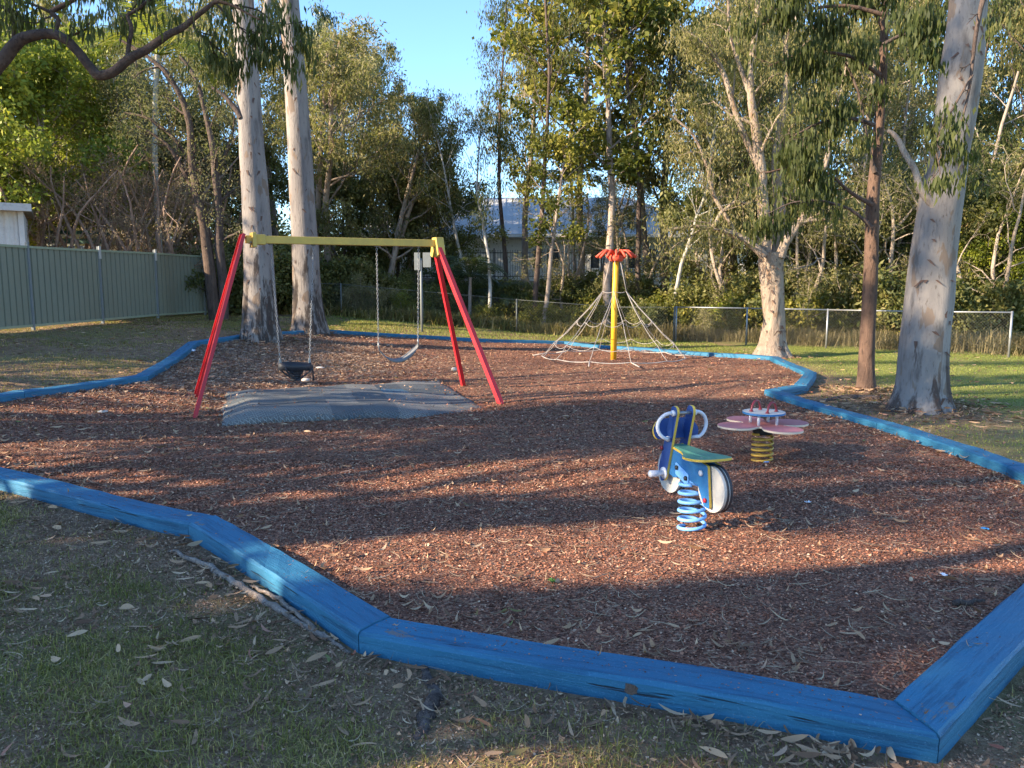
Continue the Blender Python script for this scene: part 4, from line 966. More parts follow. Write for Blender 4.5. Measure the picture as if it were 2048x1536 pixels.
M['bark_tangle'] = barkmat('pinkish_brown_bark', (.26, .165, .12), (.38, .26, .195), (.09, .06, .045), .25, 12, .8, .03, rough=.92)
PR['euc'] = proto_tree(11, 11, .17, M['bark_grey'], M['leaf_olive'], .3, 2.6, 18, R(48), 5, 2, 13500, (.19, .055), .20, .65, .07)
PR['euc2'] = proto_tree(12, 12, .15, M['bark_dark'], M['leaf_dark'], .35, 2.2, 18, R(42), 5, 2, 15000, (.2, .06), .2, .65, .09)
PR['mel'] = proto_tree(13, 8.5, .13, M['bark_grey'], M['leaf_pale'], .22, 2.1, 24, R(45), 6, 2, 17000, (.14, .04), .17, .35, .06, stems=3, splay=.22, wig=.16)
PR['mel2'] = proto_tree(14, 9, .14, M['bark_paper'], M['leaf_olive'], .25, 2.3, 24, R(50), 6, 2, 15000, (.16, .045), .17, .5, .05, stems=2, splay=.2, wig=.18)
PR['thin'] = proto_tree(15, 12, .10, M['bark_dark'], M['leaf_gum'], .45, 1.9, 14, R(38), 4, 2, 4500, (.15, .035), .2, .7, .08, wig=.1)
PR['thinw'] = proto_tree(16, 7.5, .075, M['bark_white'], M['leaf_gum'], .42, 1.9, 11, R(38), 4, 2, 3600, (.13, .03), .2, .7, .1, wig=.16, stems=1)
PR['broad'] = proto_tree(17, 10, .13, M['bark_grey'], M['leaf_glossy'], .42, 2.0, 16, R(58), 4, 2, 4800, (.18, .12), .22, .35, .04)
PR['lime'] = proto_tree(18, 6.5, .13, M['bark_grey'], M['leaf_lime'], .25, 2.4, 22, R(52), 6, 2, 21000, (.14, .085), .19, .3, .04, shape='oval')
PR['tangle'] = proto_tree(19, 6.0, .09, M['bark_tangle'], M['leaf_dry'], .12, 1.7, 20, R(55), 5, 2, 5000, (.09, .02), .2, .4, .05, stems=4, splay=.35, wig=.25, bwig=.26)
M['bark_pale'] = barkmat('pale_brown_bark', (.28, .215, .165), (.40, .32, .25), (.10, .07, .05), .25, 12, .8, .03, rough=.92)
PR['tanglep'] = proto_tree(29, 6.0, .09, M['bark_pale'], M['leaf_olive'], .12, 1.9, 20, R(55), 5, 2, 7500, (.10, .025), .22, .5, .05, stems=3, splay=.3, wig=.22, bwig=.26)
PR['under'] = proto_tree(20, 5.5, .10, M['bark_dark'], M['leaf_mixed'], .12, 2.2, 22, R(58), 6, 2, 16000, (.17, .08), .22, .35, .02)
PR['bushd'] = proto_bush(21, 1.5, 2.0, M['leaf_mixed'], M['bark_dark'], 15000, (.14, .07), 15, .17)
PR['bushg'] = proto_bush(22, 1.3, 1.4, M['leaf_glossy'], M['bark_grey'], 11000, (.14, .07), 14, .15)
PR['bushl'] = proto_bush(23, 1.4, 1.8, M['leaf_lime'], M['bark_grey'], 16000, (.10, .05), 14, .2)
PR['bushp'] = proto_bush(24, 1.5, 2.2, M['leaf_pale'], M['bark_grey'], 15000, (.12, .04), 16, .2)
def tussock(seed, N, hr, spread, m, w=.012):
    r = np.random.default_rng(seed); a = r.uniform(0, 6.283, N); q = np.abs(r.normal(0, spread, N)); x = np.cos(a)*q; y = np.sin(a)*q
    h = r.uniform(*hr, N); b = a+r.normal(0, .6, N); l = np.abs(r.normal(.5, .35, N)); P = np.stack([x, y, 0*x-.02], 1); s = np.stack([-np.sin(b), np.cos(b), 0*b], 1)*w*r.uniform(.5, 1.3, N)[:, None]
    t1 = np.stack([np.cos(b)*l*.3, np.sin(b)*l*.3, .65+0*b], 1)*h[:, None]; t2 = np.stack([np.cos(b)*l*1.1, np.sin(b)*l*1.1, 1/(1+l)], 1)*h[:, None]
    V = np.stack([P-s, P+s, P+t1+s*.7, P+t1-s*.7, P+t2+s*.1, P+t2-s*.1], 1).reshape(-1, 3); i = (np.arange(N)*6)[:, None]
    return mesh('blades', V, np.stack([i+np.array([[0, 1, 2, 3]]), i+np.array([[3, 2, 4, 5]])], 1).reshape(-1, 4), m, False, np.repeat(r.random(N), 2))
PR['tus'] = (tussock(1, 1500, (.4, 1.05), .42, M['straw']),)
PR['tusg'] = (tussock(2, 900, (.3, .8), .35, M['grassy'], .016),)

# palms
def frond_mesh(L, lw, n, droop, m, seed=1, arch=1.):
    r = np.random.default_rng(seed); V = []; F = []; t = np.linspace(0, 1, 14)
    x = L*np.sin(t*1.25)/1.0*.85; z = L*(.55*t-droop*t*t)*arch; C = np.stack([x, 0*x, z], 1)
    Vt, Ft = tube_np(C, np.linspace(.02, .004, 14), 4); V.append(Vt); F.append(Ft); off = len(Vt)
    for k in range(n):
        q = .14+.85*k/n; c = np.array([np.interp(q, t, C[:, i]) for i in range(3)]); c2 = np.array([np.interp(min(1, q+.03), t, C[:, i]) for i in range(3)]); d = nrm(c2-c)
        ll = lw*math.sin(math.pi*min(.97, q*.92+.05))**.6*r.uniform(.85, 1.1)
        for s_ in (-1, 1):
            e = nrm(np.array([0, s_, 0])+d*.75+np.array([0, 0, -.25+r.normal(0, .1)])); m_ = c+e*ll*.5; e2 = c+e*ll+np.array([0, 0, -ll*.25]); w = d*.016
            V.append(np.array([c-w*.4, m_-w, e2, m_+w])); F.append(np.array([[0, 1, 2, 3]])+off); off += 4
    Fn = sum(len(f) for f in F); return mesh('frond', np.vstack(V), np.vstack(F), m, False, r.random(Fn))
FR = frond_mesh(2.2, .75, 46, .62, M['leaf_lime']); FR2 = frond_mesh(1.6, .5, 34, .7, M['leaf_dark'], 2)
PT = {}
def palm(name, x, y, ht, label, fr, nf=11, s=1., bark='bark_grey', rr=.09, seed=1, group=None):
    r = np.random.default_rng(seed); t = root(name, (x, y, Hs(x, y)), label, 'palm', group)
    if ht > .3:
        so = Soup(); P, RR = limb(r, [0, 0, -.1], [r.normal(0, .03), 0, 1], ht+.1, rr, rr*.75, .02, 0, .4); so.tube(P, RR, 10); obj('trunk', so.me('trunk', M[bark]), t); top = P[-1]
    else: top = np.array([0, 0, .15])
    for k in range(nf):
        f = obj('frond', fr, t); f.location = top; f.rotation_euler = (0, -R(r.uniform(-8, 42)), k*2.399+r.uniform(-.2, .2)); f.scale = (s*r.uniform(.85, 1.1),)*3
    return t

def col(px, y): return (px-1024)/FPX*y                     # x of a picture column at distance y, for laying the planting out
# ---- big trunks near the play area, each with a path read off as metres
def trunk_path(pts, y0, ydrift=0., sub=4):
    """list of (column, row, width px) -> centre points and radii in metres, standing at distance y0"""
    P = []; Rr = []
    for i, (a, b, w) in enumerate(pts):
        Y = y0+ydrift*i; p = PX(a, b, Y); P.append(p); Rr.append(w/2/FPX*(Y*math.cos(PITCH)-(p[2]-1.65)*math.sin(PITCH)))
    P = np.array(P); Rr = np.array(Rr); k = np.arange(len(P)); kk = np.linspace(0, len(P)-1, (len(P)-1)*sub+1)
    return np.stack([np.interp(kk, k, P[:, j]) for j in range(3)], 1), np.interp(kk, k, Rr)
def smooth(P, it=2):
    P = P.copy()
    for _ in range(it): P[1:-1] = .5*P[1:-1]+.25*(P[:-2]+P[2:])
    return P
def big_trunk(P, Rr, m, r, name='trunk', n=28, seed=0, flare=.45, fh=.5, rough=.03):
    """thick trunk with root flare and uneven surface"""
    P = smooth(P); V, F = tube_np(P, Rr, n); off = np.array(r.matrix_basis.translation)
    C = np.repeat(P, n, 0); ang = np.tile(np.arange(n)*2*math.pi/n, len(P)); hgt = C[:, 2]-P[0, 2]
    fl_ = 1+flare*np.exp(-hgt/fh)*(.55+.75*np.abs(np.sin(ang*2.5+seed)))+rough*(fbm(ang*1.2+seed*3, hgt*1.1, seed)-.5)*2
    wrap = np.cos(ang)*2+seed
    fl_ += rough*1.2*(vnoise(wrap, hgt*2.2+np.sin(ang)*2, seed+4)-.5)
    V = C+(V-C)*fl_[:, None]
    me = mesh(name, V-off, F, m, True); return obj(name, me, r)
def branch_set(r, limbs, m, root_, anc=None, name='limb', sides=10, fine=None):
    for pts in limbs:
        pass
def hang_leaves(r, root_, A, N, L, Wd, m, spread, hang=.85, name='foliage', keep=None):
    V, F, rn = leaves(r, A, N, L, Wd, spread, hang, keep=keep); off = np.array(root_.matrix_basis.translation); return obj(name, mesh(name, V-off, F, m, False, rn), root_)

def hero(name, label, pts, y0, m, seed, cat='tree', ydrift=0, flare=.45, fh=.4, top_limbs=5, crown_N=14000, crown_R=2.6, crown_up=4.0, leafm='leaf_gum', leaf=(.15, .03), rough=.03, sub=5, leader=6.):
    r = np.random.default_rng(seed); P, Rr = trunk_path(pts, y0, ydrift, sub)
    g0 = P[0].copy(); g0[2] = Hs(g0[0], g0[1])
    P = np.vstack([g0-[0, 0, .12], P[1:]]) ; Rr = Rr.copy()
    t = root(name, tuple(g0), label, cat)
    big_trunk(P, Rr, m, t, 'trunk', 32, seed, flare, fh, rough)
    # the trunk goes on above the picture and carries its crown there
    d = nrm(P[-1]-P[-4]); so = Soup(); anc = []
    L, RL = limb(r, P[-1]-d*.05, d, leader, Rr[-1]*.98, Rr[-1]*.25, .05, .05, .5); so.tube(L, RL, 14)
    for b in range(top_limbs):
        i = int((.15+.8*b/top_limbs)*(len(L)-2)); q = perp_dir(r, L[i+1]-L[i], R(48), b*2.4+seed); C, RC = limb(r, L[i], q, crown_R*r.uniform(.8, 1.2), RL[i]*.5, .02, .14, .08, .35); so.tube(C, RC, 7)
        ramify(r, so, C, RC, 5, crown_R*.5, R(42), .5, 2, anc, .3, .16, .02)
    me = so.me('limbs', m); me.transform(Matrix.Translation(-Vector(t.location))); obj('limbs', me, t)
    if crown_N: hang_leaves(r, t, anc, crown_N, leaf[0], leaf[1], M[leafm], .3, .7, 'crown')
    return t, P, Rr
# left pale gums
t1, P1, _R1 = hero('gum_tree', 'pale gum with dark flaking bark at its foot, left of two behind the swing', [(524, 686, 74), (521, 640, 66), (519, 560, 60), (515, 470, 56), (510, 380, 52), (503, 290, 48), (498, 200, 46), (494, 120, 44), (488, 40, 42), (484, -40, 40)], 17.4, M['bark_gum_left'], 31, flare=.25, crown_N=12000, crown_R=3.)
r = np.random.default_rng(5)
# fork to the upper right and a dead side branch
def limb_px(rt, pts, y0, m, name='limb', sides=10, ydrift=0, n_ram=0, ram_L=.8, anc=None, seed=0, sub=3, jit=.006):
    r = np.random.default_rng(seed); P, Rr = trunk_path(pts, y0, ydrift, sub); P = smooth(P+r.normal(0, jit, P.shape)*(np.arange(len(P)) > 0)[:, None], 1)
    so = Soup(); so.tube(P, Rr, sides); A = [] if anc is None else anc
    if n_ram: ramify(r, so, P, Rr, n_ram, ram_L, R(45), .45, 2, A, .2, .2, .0)
    me = so.me(name, m); me.transform(Matrix.Translation(-Vector(rt.location))); return obj(name, me, rt)
limb_px(t1, [(510, 120, 20), (524, 70, 16), (534, 20, 15), (540, -40, 13)], 17.3, M['bark_gum_left'])
limb_px(t1, [(482, 236, 12), (468, 212, 10), (450, 192, 8), (425, 175, 5)], 17.2, M['bark_dark'])
t2, P2, _R2 = hero('gum_tree', 'smooth pale gum trunk, right of the two behind the bucket swing', [(619, 668, 66), (615, 600, 56), (611, 500, 52), (604, 400, 49), (600, 300, 47), (593, 200, 44), (586, 100, 41), (578, 0, 38), (574, -60, 36)], 19.6, M['bark_gum_left'], 33, flare=.3, crown_N=12000, crown_R=3.)
# big right gum
t3, P3, _R3 = hero('gum_tree', 'huge grey gum trunk with leaf shadows on it at the right', [(1838, 818, 98), (1843, 770, 93), (1848, 700, 92), (1858, 600, 89), (1868, 500, 84), (1882, 400, 80), (1897, 320, 74), (1909, 240, 76), (1920, 160, 77), (1930, 80, 73), (1938, 0, 70), (1944, -70, 68)], 10.45, M['bark_gum_right'], 35, flare=.55, fh=.22, rough=.05, crown_N=9000, crown_R=3.2, leader=7)
limb_px(t3, [(1868, 415, 17), (1848, 388, 15), (1833, 350, 13), (1818, 318, 12), (1800, 290, 11), (1786, 268, 9), (1778, 262, 7)], 10.3, M['bark_pale'], 'broken_limb', 10, .05, jit=.012)
# slender brown tree
t4, P4, _ = hero('young_gum_tree', 'slender reddish brown trunk between the paperbark and the huge gum', [(1733, 788, 36), (1732, 740, 31), (1736, 650, 28), (1741, 560, 27), (1744, 470, 26), (1745, 400, 25), (1752, 320, 21), (1758, 250, 19), (1764, 170, 17), (1768, 90, 16), (1770, 20, 15), (1771, -40, 14)], 12.2, M['bark_brown'], 37, flare=.3, fh=.2, crown_N=5000, crown_R=1.8, leader=3)
anc = []
LB = [([(1750, 345, 10), (1735, 290, 7), (1722, 200, 6), (1700, 140, 5), (1670, 100, 3)], 12.1), ([(1745, 410, 9), (1700, 385, 7), (1660, 345, 5), (1600, 330, 4), (1530, 345, 3)], 11.6), ([(1750, 250, 9), (1700, 235, 7), (1640, 245, 5), (1590, 270, 3)], 11.3),
      ([(1760, 150, 9), (1700, 110, 7), (1620, 100, 5), (1540, 130, 3)], 11.), ([(1765, 90, 8), (1820, 60, 6), (1870, 90, 4)], 11.4), ([(1768, 30, 9), (1690, 10, 7), (1600, 20, 5), (1500, 60, 3)], 10.6), ([(1744, 455, 8), (1700, 415, 6), (1640, 400, 5), (1580, 405, 3), (1530, 430, 2)], 10.9), ([(1766, 60, 8), (1740, 0, 6), (1700, -40, 4)], 11.7)]
for k, (pts, yy) in enumerate(LB):
    if k in (1, 2): A_ = anc
    limb_px(t4, pts, yy, M['bark_brown'] if k % 2 else M['bark_dark'], 'limb', 7, .0, 6, .55, anc, 50+k)
def in_px(x0, x1, y0, y1): pass
A = np.array(anc)
hang_leaves(np.random.default_rng(61), t4, A[np.random.default_rng(6).permutation(len(A))[:200]], 6500, .15, .036, M['leaf_gum'], .13, .86, 'foliage')
# the leaf curtain in front of the huge gum comes from a bough overhead
cl_anc = []
for cx, cy, n_ in ((1905, 255, 14), (1885, 290, 12), (1930, 300, 10), (1880, 350, 8), (1935, 365, 8), (1905, 235, 6), (1860, 240, 6), (1850, 140, 10), (1835, 90, 9), (1990, 40, 10), (1800, 30, 8)):
    for q in range(n_): cl_anc.append(PX(cx+rng.normal(0, 16), cy+rng.normal(0, 14), 9.0+rng.normal(0, .15)))
limb_px(t3, [(1990, -90, 16), (1960, 20, 9), (1945, 120, 7), (1935, 200, 5), (1915, 270, 3)], 9.2, M['bark_dark'], 'drooping_bough', 6, -.05, 4, .3, None, 71)
limb_px(t3, [(1945, 150, 5), (1900, 225, 4), (1870, 290, 3), (1880, 350, 2)], 9.0, M['bark_dark'], 'drooping_bough', 6, 0, 3, .3, None, 72)
hang_leaves(np.random.default_rng(62), t3, np.array(cl_anc), 800, .13, .034, M['leaf_gum'], .07, .8, 'foliage')

# paperbark
t5 = root('paperbark_tree', tuple(G(1545, 714)), 'twisted paperbark with pale flaking limbs by the right fence', 'tree'); y5 = t5.location[1]
P, Rr = trunk_path([(1542, 716, 58), (1544, 690, 46), (1548, 640, 42), (1545, 590, 42), (1541, 540, 44), (1543, 505, 50)], y5, 0, 5); P[0][2] -= .1; P5, R5 = P, Rr
big_trunk(P, Rr, M['bark_paper'], t5, 'trunk', 36, 3, .8, .25, .16)
anc5 = []
L5 = [([(1530, 520, 26), (1528, 470, 26), (1527, 400, 23), (1520, 330, 21), (1512, 260, 18), (1500, 180, 15), (1508, 90, 12), (1515, 20, 10), (1520, -60, 8)], 0, 7),
      ([(1552, 520, 30), (1556, 460, 28), (1560, 400, 22), (1552, 330, 20), (1560, 250, 16), (1575, 160, 12), (1570, 60, 9), (1565, -40, 7)], .3, 7),
      ([(1560, 515, 20), (1578, 470, 18), (1605, 440, 15), (1625, 395, 12), (1650, 330, 10), (1670, 250, 8), (1690, 160, 6), (1700, 80, 4)], -.2, 7),
      ([(1528, 512, 18), (1500, 485, 15), (1460, 465, 13), (1425, 455, 10), (1380, 452, 7), (1330, 462, 5)], -.4, 5),
      ([(1520, 340, 14), (1490, 280, 12), (1465, 200, 11), (1440, 130, 10), (1410, 90, 7), (1370, 60, 5)], .1, 6),
      ([(1500, 190, 10), (1480, 130, 8), (1460, 60, 7), (1455, -20, 5)], .0, 5), ([(1425, 455, 9), (1445, 420, 7), (1470, 400, 5), (1500, 410, 4)], -.5, 3),
      ([(1470, 465, 8), (1430, 400, 8), (1415, 330, 7), (1390, 270, 5), (1340, 230, 4)], -.3, 5), ([(1600, 445, 9), (1640, 440, 6), (1690, 440, 4)], -.3, 3)]
for k, (pts, dy, nr_) in enumerate(L5): limb_px(t5, pts, y5+dy, M['bark_paper'], 'limb', 12, .0, nr_, 1.3, anc5, 80+k, jit=.02)
hang_leaves(np.random.default_rng(63), t5, np.array(anc5), 15000, .11, .024, M['leaf_olive'], .28, .6, 'crown')

# overhanging dark branch, upper left, from a tree just outside the frame
yb = 7.0
t6 = root('overhanging_tree', (-6.3, 7.3, Hs(-6.3, 7.3)), 'dark crooked bough reaching in at the upper left corner', 'tree')
so = Soup(); e = PX(-60, 175, yb); base = np.array(t6.location); P = np.array([base-[0, 0, .1], base+[.05, 0, 1.], base+[.1, 0, 2.], base*.5+e*.5+[-.45, 0, .75], e+[-.1, 0, -.12], e])
kk = np.linspace(0, 5, 26); P = smooth(np.stack([np.interp(kk, range(6), P[:, j]) for j in range(3)], 1), 4); so.tube(P, np.linspace(.17, .072, 26), 16)
me = so.me('trunk', M['bark_dark']); me.transform(Matrix.Translation(-Vector(t6.location))); obj('trunk', me, t6)
M['bark_bough'] = barkmat('bough_bark', (.065, .043, .034), (.11, .075, .058), (.025, .02, .017), .8, 30, 1., .02, rough=.9)
anc6 = []
L6 = [([(-60, 175, 36), (-20, 150, 33), (12, 112, 30), (40, 78, 27), (75, 68, 24), (112, 68, 23), (135, 82, 22), (160, 108, 22), (180, 135, 22), (196, 152, 23), (222, 146, 22), (255, 120, 21), (300, 95, 19), (335, 70, 17), (370, 52, 14), (405, 22, 11), (430, 2, 9), (470, 12, 6), (520, 40, 4)], 2),
      ([(255, 118, 11), (258, 85, 10), (264, 55, 10), (252, 30, 9), (275, 20, 8), (305, -5, 7)], 3), ([(27, 85, 9), (30, 50, 8), (22, 22, 9), (-15, 5, 8)], 2),
      ([(110, 65, 9), (118, 40, 11), (100, 22, 12), (140, 5, 10), (170, -20, 9)], 3), ([(100, 24, 8), (75, 12, 6), (50, 5, 5)], 2), ([(385, 40, 7), (390, 60, 5), (440, 100, 4), (470, 120, 3)], 4),
      ([(430, 5, 6), (460, 35, 4), (500, 75, 3), (520, 90, 2)], 4), ([(470, 10, 5), (520, 20, 4), (560, 60, 3), (590, 100, 2)], 4)]
for k, (pts, nr_) in enumerate(L6): limb_px(t6, [(a_, b_, c_*.84) for a_, b_, c_ in pts], yb+.05*k, M['bark_bough'], 'bough', 12, .0, nr_, .35, anc6, 90+k, sub=4, jit=.004)
extra = []
for cx, cy, n_, sx_, sy_ in ((500, 60, 34, 35, 30), (585, 120, 20, 14, 22), (440, 70, 14, 30, 30), (320, 25, 26, 50, 14), (200, 15, 12, 30, 8), (410, 140, 12, 25, 25), (560, 15, 10, 20, 10), (20, 40, 6, 15, 15), (190, 60, 6, 10, 15)):
    for q in range(n_): extra.append(PX(cx+rng.normal(0, sx_), cy+rng.normal(0, sy_), 7.4+rng.normal(0, .25)))
hang_leaves(np.random.default_rng(64), t6, np.vstack([np.array(anc6), np.array(extra)]), 1900, .12, .024, M['leaf_gum'], .07, .8, 'foliage')

M['bark_dkbrown'] = barkmat('dark_brown_bark', (.085, .058, .044), (.13, .09, .068), (.03, .022, .018), .3, 20, 1., .03, rough=.95)
def flakes(rt, P, Rr, n, m, seed, zmax=3.5, size=(.05, .16)):
    r = np.random.default_rng(seed); V = []; F = []
    for k in range(n):
        i = min(len(P)-2, int(len(P)*r.random()**1.6)); c = P[i]; a = r.uniform(-2.6, -.4); d = np.array([math.cos(a), math.sin(a), 0]); e = np.array([-d[1], d[0], 0]); R_ = Rr[i]*1.0; w = r.uniform(.012, .03); h_ = r.uniform(*size)
        b0 = c+d*R_*(1.0+.35*math.exp(-(c[2]-P[0][2])/.4)); o_ = len(V); lift = r.uniform(.006, .03)
        tilt = e*r.normal(0, .02)
        V += [b0-e*w+d*.004, b0+e*w+d*.004, b0+e*w*.8-[0, 0, h_*.5]+d*lift*.5+tilt, b0-e*w*.8-[0, 0, h_*.5]+d*lift*.5+tilt, b0+e*w*.3-[0, 0, h_]+d*lift*1.4+tilt*2, b0-e*w*.4-[0, 0, h_*.9]+d*lift*1.2+tilt*2]
        F += [(o_, o_+1, o_+2, o_+3), (o_+3, o_+2, o_+4, o_+5)]
    off = np.array(rt.matrix_basis.translation); obj('peeling_bark', mesh('peeling_bark', np.array(V)-off, F, m), rt)['kind'] = 'stuff'
M['peel'] = chipmat('peeling_bark_strip', [(0, (.10, .06, .045)), (1, (.30, .2, .15))])
flakes(t1, P1, _R1, 60, M['peel'], 1); flakes(t2, P2, _R2, 26, M['peel'], 2); flakes(t3, P3, _R3, 46, M['peel'], 3, size=(.03, .1)); flakes(t5, P5, R5, 70, M['peel'], 4, size=(.05, .12))
for nm, lab, P_, R_, n_, ext in (('bark_litter', 'shed bark strips heaped round the foot of the left pale gum', P1, .45, 420, .5), ('bark_litter', 'shed bark strips round the foot of the second pale gum', P2, .4, 320, .5), ('bark_litter', 'shed bark and leaves round the foot of the huge gum', P3, .38, 800, .65), ('bark_litter', 'shed bark round the foot of the slender brown trunk', P4, .16, 420, .5), ('bark_litter', 'shed bark round the foot of the paperbark', P5, .3, 300, .4)):
    a = rng.uniform(0, 6.283, n_); q = R_+np.abs(rng.normal(0, ext, n_)); x = P_[0][0]+np.cos(a)*q; y = P_[0][1]+np.sin(a)*q
    z = np.where(inside(x, y), MZ(x, y), H(x, y))+.012+.05*np.exp(-(q-R_)/.12); tag(fallen(x, y, z, (.06, .22), (.01, .028), M['litter'], nm, .3, 4, .012), lab, 'bark litter', kind='stuff')
# ---- trees along and behind the left fence
def T(name, key, px, y, label, s=1., rz=0, sz=None, cat='tree', group=None, **k):
    return plant(name, PR[key], col(px, y), y, label, cat, group, s, rz, sz, **k)
GL = 'trees behind the left fence'
T('bushy_tree', 'lime', 95, 24, 'bright lime green bushy crown at far left above the shed', 1.15, .3, group=GL)
T('bushy_tree', 'lime', -40, 22.5, 'lime green crown cut by the left edge of the photo', 1.1, 2.1, group=GL)
T('bushy_tree', 'lime', 20, 28, 'tall lime green crown behind the others at far left', 1.45, 4.1, group=GL)
T('gum_tree', 'euc', 150, 38, 'far tall crown showing above the lime green tree', 1.25, .3, group=GL)
T('gum_tree', 'euc2', 300, 38, 'far dark crown behind the tall palm', 1.2, 1.3, group=GL)
T('gum_tree', 'euc', 430, 37, 'far olive crown just left of the first pale gum', 1.2, 2.3, group=GL)
T('bottlebrush_tree', 'mel', 265, 27, 'pale olive feathery tree behind the middle of the left fence', .95, 1., group=GL)
T('bottlebrush_tree', 'mel', 335, 30, 'taller pale feathery tree just left of the left gum', 1.15, 2.6, group=GL)
T('bottlebrush_tree', 'mel', 190, 32, 'pale feathery crown between the lime tree and palm', 1.2, 4.6, group=GL)
for k, (px, y, s, rz, lb) in enumerate(((60, 23.5, .95, .2, 'bare tangled stems nearest the shed roof'), (150, 25, 1., 1.5, 'bare tangled stems above the green shelter'), (225, 24.5, .95, 3.1, 'bare twiggy stems over the second fence panel'), (300, 26, 1.05, 4.4, 'bare twiggy stems over the third fence panel'), (370, 27, 1., 5.3, 'bare twiggy stems beside the twin brown trunks'), (455, 30, 1.05, 2.2, 'bare twiggy stems seen left of the first pale gum'), (105, 22.5, .8, 3.7, 'low bare stems between shed and green shelter'), (260, 22.8, .85, .9, 'bare stems close behind the second fence panel'), (340, 23.5, .85, 2.9, 'bare stems close behind the third fence panel'), (190, 23.2, .9, 5.7, 'bare stems close behind the fence right of the shelter'))):
    T('tangled_tree', 'tangle', px, y, lb, s, rz, group=GL)
for px, y, s, rz, lb in ((110, 34, 1.35, 0, 'dark evergreen deep behind the lime tree'), (240, 35, 1.4, 2, 'dark evergreen behind the feathery trees'), (380, 33, 1.3, 4, 'dark evergreen behind the twin brown trunks'), (455, 34, 1.2, 1, 'dark evergreen showing between fence end and left gum'), (10, 33, 1.4, 3, 'dark evergreen at the extreme left behind the shed')):
    T('evergreen_tree', 'under', px, y, lb, s, rz, group=GL)
# twin stemmed brown tree at the fence end
t7 = root('twin_stem_tree', tuple(G(440, 640)), 'brown rough barked tree with twin stems at the end of the metal fence', 'tree'); y7 = t7.location[1]; anc7 = []
for k, (pts, nr_) in enumerate((([(432, 644, 26), (425, 590, 23), (418, 520, 22), (408, 450, 18), (396, 400, 17), (383, 330, 14), (380, 250, 13), (362, 190, 11), (330, 140, 10), (290, 110, 7), (240, 80, 5)], 6),
      ([(446, 642, 22), (448, 580, 19), (440, 500, 18), (438, 430, 15), (432, 360, 14), (425, 290, 12), (412, 230, 10), (395, 160, 8), (360, 110, 6)], 6),
      ([(398, 405, 12), (372, 350, 10), (345, 300, 8), (310, 270, 6), (270, 250, 4)], 5), ([(430, 360, 9), (450, 310, 7), (465, 270, 5), (470, 230, 3)], 4), ([(383, 330, 8), (350, 275, 7), (300, 235, 6), (250, 225, 4)], 5))):
    limb_px(t7, pts, y7+.1*k, M['bark_dkbrown'] if k != 1 else M['bark_dark'], 'trunk' if k < 2 else 'limb', 10, .0, nr_, 1.2, anc7, 110+k, jit=.015)
hang_leaves(np.random.default_rng(65), t7, np.array(anc7), 7000, .09, .02, M['leaf_pale'], .3, .4, 'crown')
palm('feather_palm', col(330, 26), 26, 8.3, 'tall palm with arching fronds left of the first pale gum', FR, 12, 1.35, 'bark_white', .10, 3)
palm('feather_palm', col(215, 29), 29, 7.0, 'yellowing palm crown left of the dark bough elbow', FR, 11, 1.2, 'bark_grey', .09, 5)
for px, y, s, rz, lb, ky in ((350, 27, .8, 0, 'bright green bush peeping over the fence end', 'bushl'), (410, 27.5, .9, 2, 'bright green bush behind the twin brown trunks', 'bushl'), (470, 24.5, .95, 1, 'dark bush filling the gap left of the first pale gum', 'bushd'), (470, 27.5, 1.3, 3, 'tall dark bush behind the first pale gum', 'bushd'), (560, 26.2, 1.2, 4, 'dark bush between the two pale gums', 'bushd'), (660, 27, 1.1, 5, 'dark bush right behind the second pale gum', 'bushd')):
    T('bush', ky, px, y, lb, s, rz, cat='bush', names=('stems', 'crown'))
